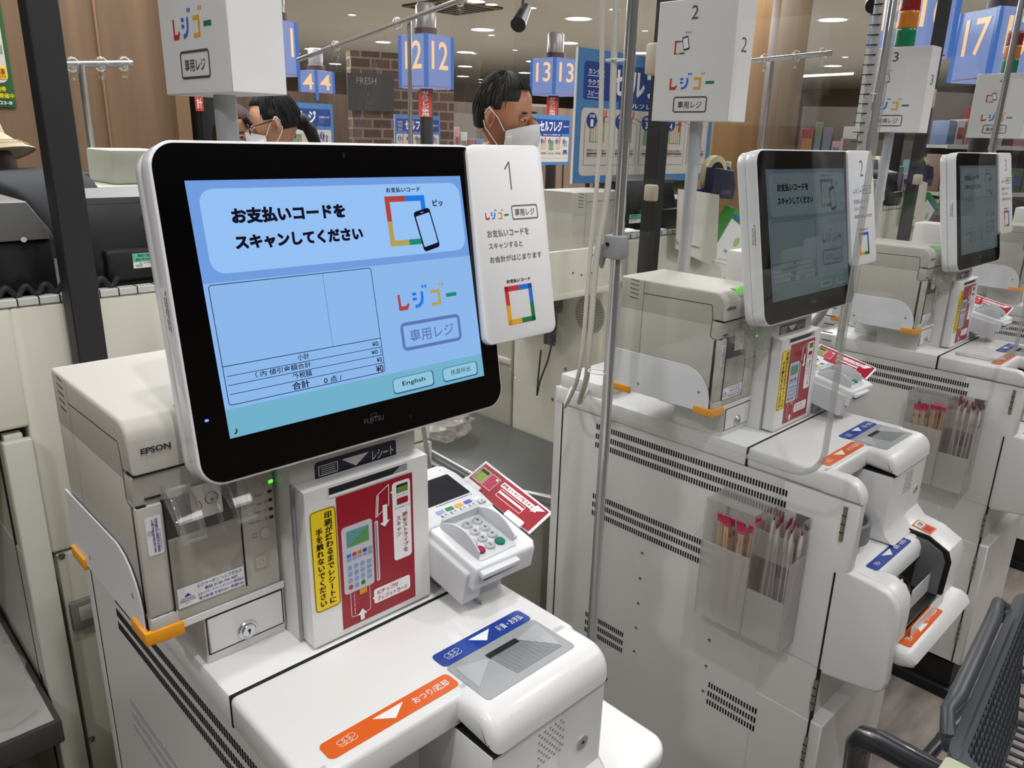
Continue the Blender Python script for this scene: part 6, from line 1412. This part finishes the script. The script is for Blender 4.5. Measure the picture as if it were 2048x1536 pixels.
    for s in (-1, 1):
        c = MB(B); q = S(s * .108, .07, .045); c.ell(q, (.050, .135, .046), BLACK, 16, 10); part(c, 'shoe', t)
    if collar:
        c = MB(B); q = S(0, 0.0, 1.405); c.lathe([(.062, 0), (.070, .0), (.066, .05), (.060, .05)], q, collar, 24, (0, .25, 1)); part(c, 'collar', t)
    # hair
    h = MB(Hm)
    if style == 'short':
        def cap(p, d):
            lim = .66 - .30 * min(1, max(0, (abs(d.x) - .30) / .25))
            a = min((d.y - .30) / .25, (lim - d.z) / .18); b2 = max((-.50 - d.z) / .15, min((d.y + .34) / .20, (.12 - d.z) / .18))
            e = min(1, max(0, max(a, b2) * 1.2 + .5)); e = e * e * (3 - 2 * e)
            return p * (1 - e * (.14 + .32 * max(0, .1 - d.z)) + (1 - e) * .018 * math.sin(23 * d.x + 9 * d.z) * math.cos(17 * d.y))
        h.ell((0, -.006, .124), (.0815, .102, .121), hair, 88, 60, cap)
    elif style == 'tied':
        def cap(p, d):
            a = min((d.y - .48) / .25, (.62 - d.z) / .2); b2 = max((-.35 - d.z) / .15, min((d.y + .05) / .22, (.10 - d.z) / .2))
            e = min(1, max(0, max(a, b2) * 1.2 + .5)); e = e * e * (3 - 2 * e)
            return p * (1 - e * (.14 + .45 * max(0, .1 - d.z)) + (1 - e) * .012 * math.sin(30 * d.x))
        h.ell((0, -.006, .124), (.0815, .103, .121), hair, 80, 56, cap)
        h.ell((0, -.105, .100), (.034, .03, .034), hair, 20, 14); h.tube([(0, -.11, .095), (0.006, -.128, .06), (.008, -.132, .01), (.008, -.122, -.05)], .03, hair, 14, False, [.02, .027, .024, .008])
    else:
        def cap(p, d):
            if d.y > .45 and d.z < .62: return p * .86
            if d.z < -.2 and d.y < .35: return Vector((p.x * (1.05 if hat else 1.12), p.y * 1.02 - .005, p.z * (1.45 if hat else 1.9)))
            return p
        h.ell((0, -.008, .124), (.083, .104, .122), hair, 40, 28, cap)
        for s in (-1, 1): h.tube([(s * .045, .078, .205), (s * .078, .05, .15), (s * .088, .02, .05), (s * .085, .02, -.06), (s * .075, .03, -.14)], .02, hair, 12, False, [.015, .022, .026, .024, .008])
    if style != 'long':
        rr = random.Random(11)
        for i in range(420):
            ph = rr.uniform(0, 2 * PI); fr_ = math.sin(ph)          # +1 at the forehead
            lim = (1.75 if fr_ < -.2 else 1.45) if fr_ < .45 else .92
            t0 = rr.uniform(.05, lim * .7); t1 = min(lim, t0 + rr.uniform(.35, .7)); w0 = rr.uniform(-.12, .12); q = []
            for j in range(6):
                th = t0 + (t1 - t0) * j / 5; pp = ph + w0 * j / 5; g_ = 1.012 + .010 * math.sin(j * .6)
                q.append((.0815 * g_ * math.sin(th) * math.cos(pp), -.006 + .102 * g_ * math.sin(th) * math.sin(pp), .124 + .121 * g_ * math.cos(th)))
            h.tube(q, .003, hair, 4, False, [.0006, .0016, .0020, .0018, .0013, .0004])
    part(h, 'hair', t)
    if mask:
        m = MB(Hm); n = 16; vv = []; ff = []; rows = [(-.004, .62, .070), (.012, .82, .092), (.038, 1.0, .110), (.064, 1.0, .118), (.090, .86, .112), (.110, .62, .110)]
        for zi, wf, yd in rows:
            for i in range(n + 1):
                a = -1.25 + 2.5 * i / n; x = math.sin(a) * .074 * (0.9 + .1 * wf); vv.append((x, yd * (math.cos(a) ** .8 if math.cos(a) > 0 else 0) * 1.0 + .012 - .012 * (1 - math.cos(a)), zi - .030 * (abs(a) / 1.25) ** 2 * (1 if zi > .07 else -.4 if zi < .03 else 0)))
        for r in range(len(rows) - 1):
            for i in range(n): ff.append((r * (n + 1) + i, r * (n + 1) + i + 1, (r + 1) * (n + 1) + i + 1, (r + 1) * (n + 1) + i))
        m.add(vv, ff, MASK)
        for z in (.03, .05, .07): m.tube([(math.sin(a) * .0745, .112 * max(0, math.cos(a)) ** .8 + .0125 if False else (.118 * max(0.0, math.cos(a)) ** .8 + .006), z) for a in [-.9 + 1.8 * i / 10 for i in range(11)]], .0009, MASK, 6)
        for s in (-1, 1):
            m.tube([(s * .070, .044, .078), (s * .078, .02, .115), (s * .083, -.012, .140), (s * .084, -.024, .12)], .0016, MASK, 6); m.tube([(s * .066, .050, .008), (s * .076, .01, .05), (s * .084, -.018, .080), (s * .085, -.026, .10)], .0016, MASK, 6)
        part(m, 'mask', t, 'white face mask')
    if glasses:
        g = MB(Hm)
        for s in (-1, 1):
            g.tube([(s * .034 + .024 * math.cos(a), .104 - .004 * abs(math.cos(a)), .116 + .018 * math.sin(a)) for a in [2 * PI * i / 20 for i in range(20)]], .0022, BLACK, 6, True)
            g.tube([(s * .058, .100, .120), (s * .078, .05, .124), (s * .082, -.01, .128), (s * .082, -.03, .118)], .002, BLACK, 6)
        g.tube([(-.011, .106, .118), (0, .110, .122), (.011, .106, .118)], .002, BLACK, 6); part(g, 'glasses', t, 'black framed glasses')
    if hat:
        g = MB(Hm); g.lathe([(.150, .108), (.152, .104), (.118, .132), (.103, .150), (.102, .19), (.096, .226), (.075, .246), (.03, .252), (0, .253)], (0, -.01, 0), hat, 36)
        for z, r_ in ((.122, .131), (.114, .141)): g.tube([(r_ * math.cos(a), r_ * math.sin(a) - .01, z + .003) for a in [2 * PI * i / 40 for i in range(40)]], .0012, mat('hat_stitch', (190, 176, 142), .7), 5, True)
        part(g, 'bucket_hat', t, 'cream bucket hat')
    return t
NAVYC = mat('cloth_navy', (30, 32, 40), .8, noise=.12, nscale=40, bump=.2); BLK = mat('cloth_black', (22, 22, 25), .8, noise=.1, nscale=40); GRYC = mat('cloth_grey', (112, 116, 122), .8, noise=.08, nscale=40)
c = polar(972, 238, 2.85)
person((c.x, c.y), 1.445, math.radians(163), math.radians(-9), math.radians(4), SKIN, HAIRG, 'man with short dark hair and white mask looking down, behind the nearest monitor', BLK, BLK, 'short', lean=.03, face_scale=1.08, collar=mat('collar_red', (150, 30, 50), .7))
c = polar(592, 250, 3.4)
person((c.x, c.y), 1.412, math.radians(-62), math.radians(-14), 0, SKIN2, HAIR, 'woman with tied black hair, glasses and white mask, facing left', GRYC, BLK, 'tied', glasses=True, lean=.02)
c = polar(474, 250, 4.1)
person((c.x, c.y), 1.37, math.radians(-150), math.radians(-12), 0, SKIN2, HAIRB, 'woman with long dark hair and white mask, half hidden by the grey sign pole', BLK, BLK, 'long')
c = polar(38, 262, 2.2)
person((c.x, c.y), 1.305, math.radians(-52), math.radians(-16), math.radians(3), SKIN2, HAIRB, 'person in a cream bucket hat and dark jacket at the left edge', NAVYC, NAVYC, 'long', mask=False, hat=mat('hat_cream', (206, 192, 160), .85, noise=.06, nscale=120, bump=.25), nod=(0, 0), bow=1.0)

# ================================================================== CART AND BASKET, LOWER RIGHT
DG = mat('basket_grey', (70, 73, 78), 0.38, noise=.03, nscale=80)
def basket():
    t = thing('shopping_basket', 'dark grey plastic shopping basket on a cart in the lower right corner', 'basket', (1.13, 0.0, 0.60))
    X0, X1, Y0, Y1, ZB, ZT = 0.915, 1.39, -0.20, 0.174, 0.60, 0.81; sl = 0.03
    def P(x, y, z):
        f = (ZT - z) / (ZT - ZB) * sl; return Vector((X0 + f + (X1 - X0 - 2 * f) * x, Y0 + f + (Y1 - Y0 - 2 * f) * y, z))
    def wall(fn, L, nm):
        b = MB(); nu, nv = int(L / .017), 9
        for i in range(nu + 1): b.tube([fn(i / nu, ZB), fn(i / nu, ZT)], .0032, DG, 6)
        for j in range(nv + 1): b.tube([fn(0, ZB + (ZT - ZB) * j / nv), fn(1, ZB + (ZT - ZB) * j / nv)], .0034 if 0 < j < nv else .006, DG, 6)
        part(b, nm, t)
    wall(lambda f, z: P(f, 1, z), X1 - X0, 'side_lattice'); wall(lambda f, z: P(f, 0, z), X1 - X0, 'side_lattice'); wall(lambda f, z: P(0, f, z), Y1 - Y0, 'end_lattice'); wall(lambda f, z: P(1, f, z), Y1 - Y0, 'end_lattice')
    b = MB()
    for i in range(20): b.tube([P(i / 19, 0, ZB), P(i / 19, 1, ZB)], .0036, DG, 6)
    for i in range(12): b.tube([P(0, i / 11, ZB), P(1, i / 11, ZB)], .0036, DG, 6)
    part(b, 'floor_lattice', t)
    r = MB(); o, i_ = rrect(X0 - .014, Y0 - .014, X1 + .014, Y1 + .014, .04), rrect(X0 + .004, Y0 + .004, X1 - .004, Y1 - .004, .03)
    n = len(o); v = [(p[0], p[1], ZT + .004) for p in o] + [(p[0], p[1], ZT + .004) for p in i_] + [(p[0], p[1], ZT - .018) for p in o] + [(p[0], p[1], ZT - .006) for p in i_]
    f = []
    for k in range(n):
        q = (k + 1) % n; f += [(k, q, n + q, n + k), (2 * n + k, 2 * n + q, q, k), (n + k, n + q, 3 * n + q, 3 * n + k)]
    r.add(v, f, DG); part(r, 'rim', t)
    for s, nm in ((1, 1), (-1, 0)):
        y = Y1 + .016 if s > 0 else Y0 - .016; h = MB()
        a, b_ = X0 + .045, X1 - .07
        h.tube([(a, y, ZT - .02), (a - .004, y + .004 * s, ZT + .004), (a + .02, y + .012 * s, ZT + .020), (a + .055, y + .008 * s, ZT + .022), (b_ - .075, y + .008 * s, ZT + .022), (b_ - .02, y + .012 * s, ZT + .020), (b_ + .004, y + .004 * s, ZT + .004), (b_, y, ZT - .02)], .0065, DG, 10, False, [.007, .009, .0085, .011, .011, .0085, .009, .007])
        for x in (a, b_): h.disc((x, y - .006 * s, ZT - .004), .012, (0, s, 0), .012, DG, 14)
        part(h, 'handle', t)
    t.rotation_euler = (0, 0, math.radians(5.3))
basket()
t = thing('shopping_cart', 'black handled shopping cart frame under the basket in the lower right corner', 'cart', (1.2, 0.02, 0))
HB = mat('cart_handle_black', (22, 23, 28), .3, coat=.2, noise=.05)
b = MB(); b.tube([(0.93, 0.262, .60), (0.905, 0.262, .72), (0.886, 0.258, .775), (0.876, 0.248, .797), (0.872, 0.23, .805), (0.872, 0.0, .805), (0.872, -.20, .805), (0.876, -.218, .797), (0.886, -.228, .775), (.905, -.232, .72), (.93, -.232, .60)], .0155, HB, 16); part(b, 'push_handle', t, 'glossy black push handle')
b = MB(); b.box(.852, .892, .10, .165, .7895, .8225, mat('handle_tag', (176, 180, 150), .5), .006); part(b, 'handle_tag', t, 'pale olive tag')
FRM = mat('cart_frame_grey', (96, 98, 104), .35, metal=.6)
b = MB()
for y in (.262, -.232): b.tube([(.93, y, .60), (.96, y, .45), (1.0, y, .16), (1.02, y, .12), (1.55, y * .8, .12)], .012, FRM, 12); b.tube([(.945, y, .56), (1.55, y * .85, .575)], .010, FRM, 10)
for x in (.98, 1.25, 1.53): b.tube([(x, .25, .572), (x, -.22, .572)], .008, FRM, 8)
for x in (1.03, 1.54): b.tube([(x, .23, .12), (x, -.2, .12)], .008, FRM, 8)
part(b, 'frame', t)
for x, y in ((1.03, .245), (1.03, -.215), (1.52, .20), (1.52, -.18)):
    b = MB(); b.disc((x, y - .012, .05), .05, (0, 1, 0), .024, BLACK, 22); b.tube([(x, y, .05), (x, y, .12)], .01, FRM, 8); part(b, 'caster', t)
